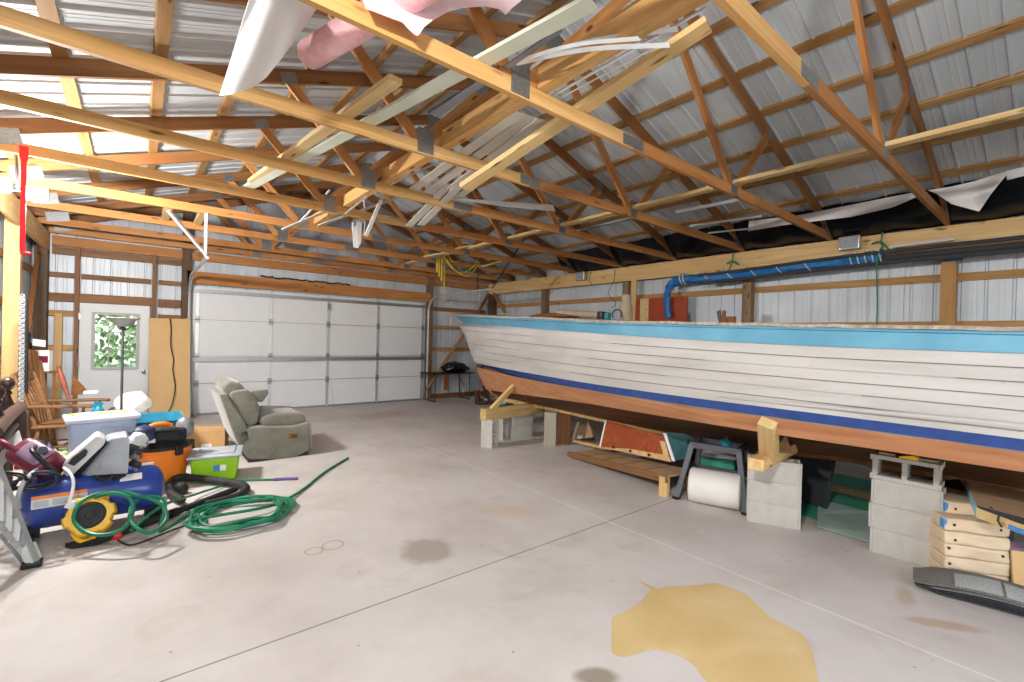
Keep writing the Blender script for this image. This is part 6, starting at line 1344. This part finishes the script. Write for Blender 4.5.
for k, (x, lab) in enumerate(((.28, 'short block nailed between two trusses where the slanting white bar starts'), (.66, 'short block nailed between two trusses above the upright white bar'))):
    plank('blocking', V((x, 7.13, 3.20)), V((x, 8.35, 3.20)), .09, .04, 'boardlight', lab, 'blocking')
# yellow ropes over the far trusses
def rope(pts, r, mt, lab): return tag(MB().tube([at(u, v, Y=y) for u, v, y in pts], r, 6, sub=5).build('rope', mt, None, True), lab, 'rope', 'ropes hanging from the far trusses')
for k, (u, vb) in enumerate(((437, 272), (439, 276), (441.5, 281), (444, 301))): rope([(u, 254, 8.35), (u + .3, (254 + vb) / 2, 8.33), (u, vb, 8.32)], .016 if k < 3 else .010, 'ropeyellow', '%s strand of the yellow ropes hanging above the garage-door corner' % ['shortest', 'second shortest', 'third', 'longest thin'][k])
for k, pts in enumerate((((444, 255), (450, 266), (462, 273), (474, 266), (481, 253)), ((445, 257), (455, 270), (468, 276), (480, 262)), ((448, 255), (454, 262), (466, 257)))):
    rope([(u, v, 8.3 - .02 * k) for u, v in pts], .010, 'ropeyellow', '%s swag of yellow rope between the trusses near the boat bow' % ['widest', 'lowest', 'smallest'][k])
rope([(455, 262, 8.25), (468, 270, 8.2), (480, 275, 8.2)], .008, 'ropegreen', 'thin green cord hanging with the yellow ropes')
# white fixture hanging from a truss
p = at(356, 214, Y=6.9); t = thing('hanging_fixture', 'white broken fixture hanging from the trusses over the garage door', 'fixture', p)
q = lambda u, v, y=6.9: at(u, v, Y=y) - p
MB().slab([q(352, 222), q(357, 221), q(358, 248), q(354, 247)], .02).build('panel', 'white', t); MB().slab([q(356, 220, 6.88), q(362, 222, 6.88), q(361, 243, 6.88), q(358, 248, 6.88)], .01).build('panel', 'steelwhite', t)
MB().tube([q(364, 200), q(365, 218), q(364, 236)], .012, 8).build('tube', 'white', t); MB().slab([q(353, 220), q(364, 217), q(365, 222), q(354, 226)], .03).build('bracket', 'white', t)
# ------------------------------------------------------------------ light
W_ = bpy.data.worlds.new('sky'); bpy.context.scene.world = W_; W_.use_nodes = True; nt = W_.node_tree; bg = nt.nodes['Background']
sky = nt.nodes.new('ShaderNodeTexSky'); sky.sky_type = 'NISHITA'; sky.sun_disc = False; sky.sun_elevation = radians(48); sky.sun_rotation = radians(200); nt.links.new(sky.outputs[0], bg.inputs[0]); bg.inputs[1].default_value = .9
def area(name, loc, target, sx, sy, power, col=(1, 1, 1), spread=pi):
    l = bpy.data.lights.new(name, 'AREA'); l.shape = 'RECTANGLE'; l.size = sx; l.size_y = sy; l.energy = power; l.color = col; l.spread = spread
    o = bpy.data.objects.new(name, l); C.objects.link(o); o.location = loc; o.rotation_euler = (V(target) - V(loc)).to_track_quat('-Z', 'Y').to_euler(); return o
def spot(name, loc, power, r=.05, col=(1, .95, .88)):
    l = bpy.data.lights.new(name, 'POINT'); l.energy = power; l.shadow_soft_size = r; l.color = col; o = bpy.data.objects.new(name, l); C.objects.link(o); o.location = loc; return o
LA, LB, LF, LD = 415, 255, 50, 110
# the twin flood lamp on the beam, its sister out of frame, the camera's flash, an added soft fill across the unseen doorway behind
spot('flood_light', lp + V((-.10, -.03, -.14)), LA, .06, (1, .985, .97))
spot('flood_light', lp + V((.14, -.03, -.14)), LA, .06, (1, .985, .97))
area('flood_light', (XL + .3, .3, 3.0), (7.2, 2.9, 1.5), .30, .14, LB, (1, .98, .96))
area('flash', (-.75, -2.2, 1.70), (3.0, 6.0, 1.6), .3, .3, LF, (1, .99, .98))
area('bay_fill', (3.25, YN + .1, 1.45), (3.25, 6, 1.6), 5.2, 2.8, LD, (.92, .97, 1))
sc = bpy.context.scene; sc.view_settings.view_transform = 'Standard'; sc.view_settings.look = 'None'; sc.view_settings.gamma = 1; sc.view_settings.use_curve_mapping = False
sc.view_settings.exposure = -0.64
sc.cycles.max_bounces = 8; sc.cycles.diffuse_bounces = 5; sc.cycles.use_denoising = True; sc.cycles.sample_clamp_indirect = 8
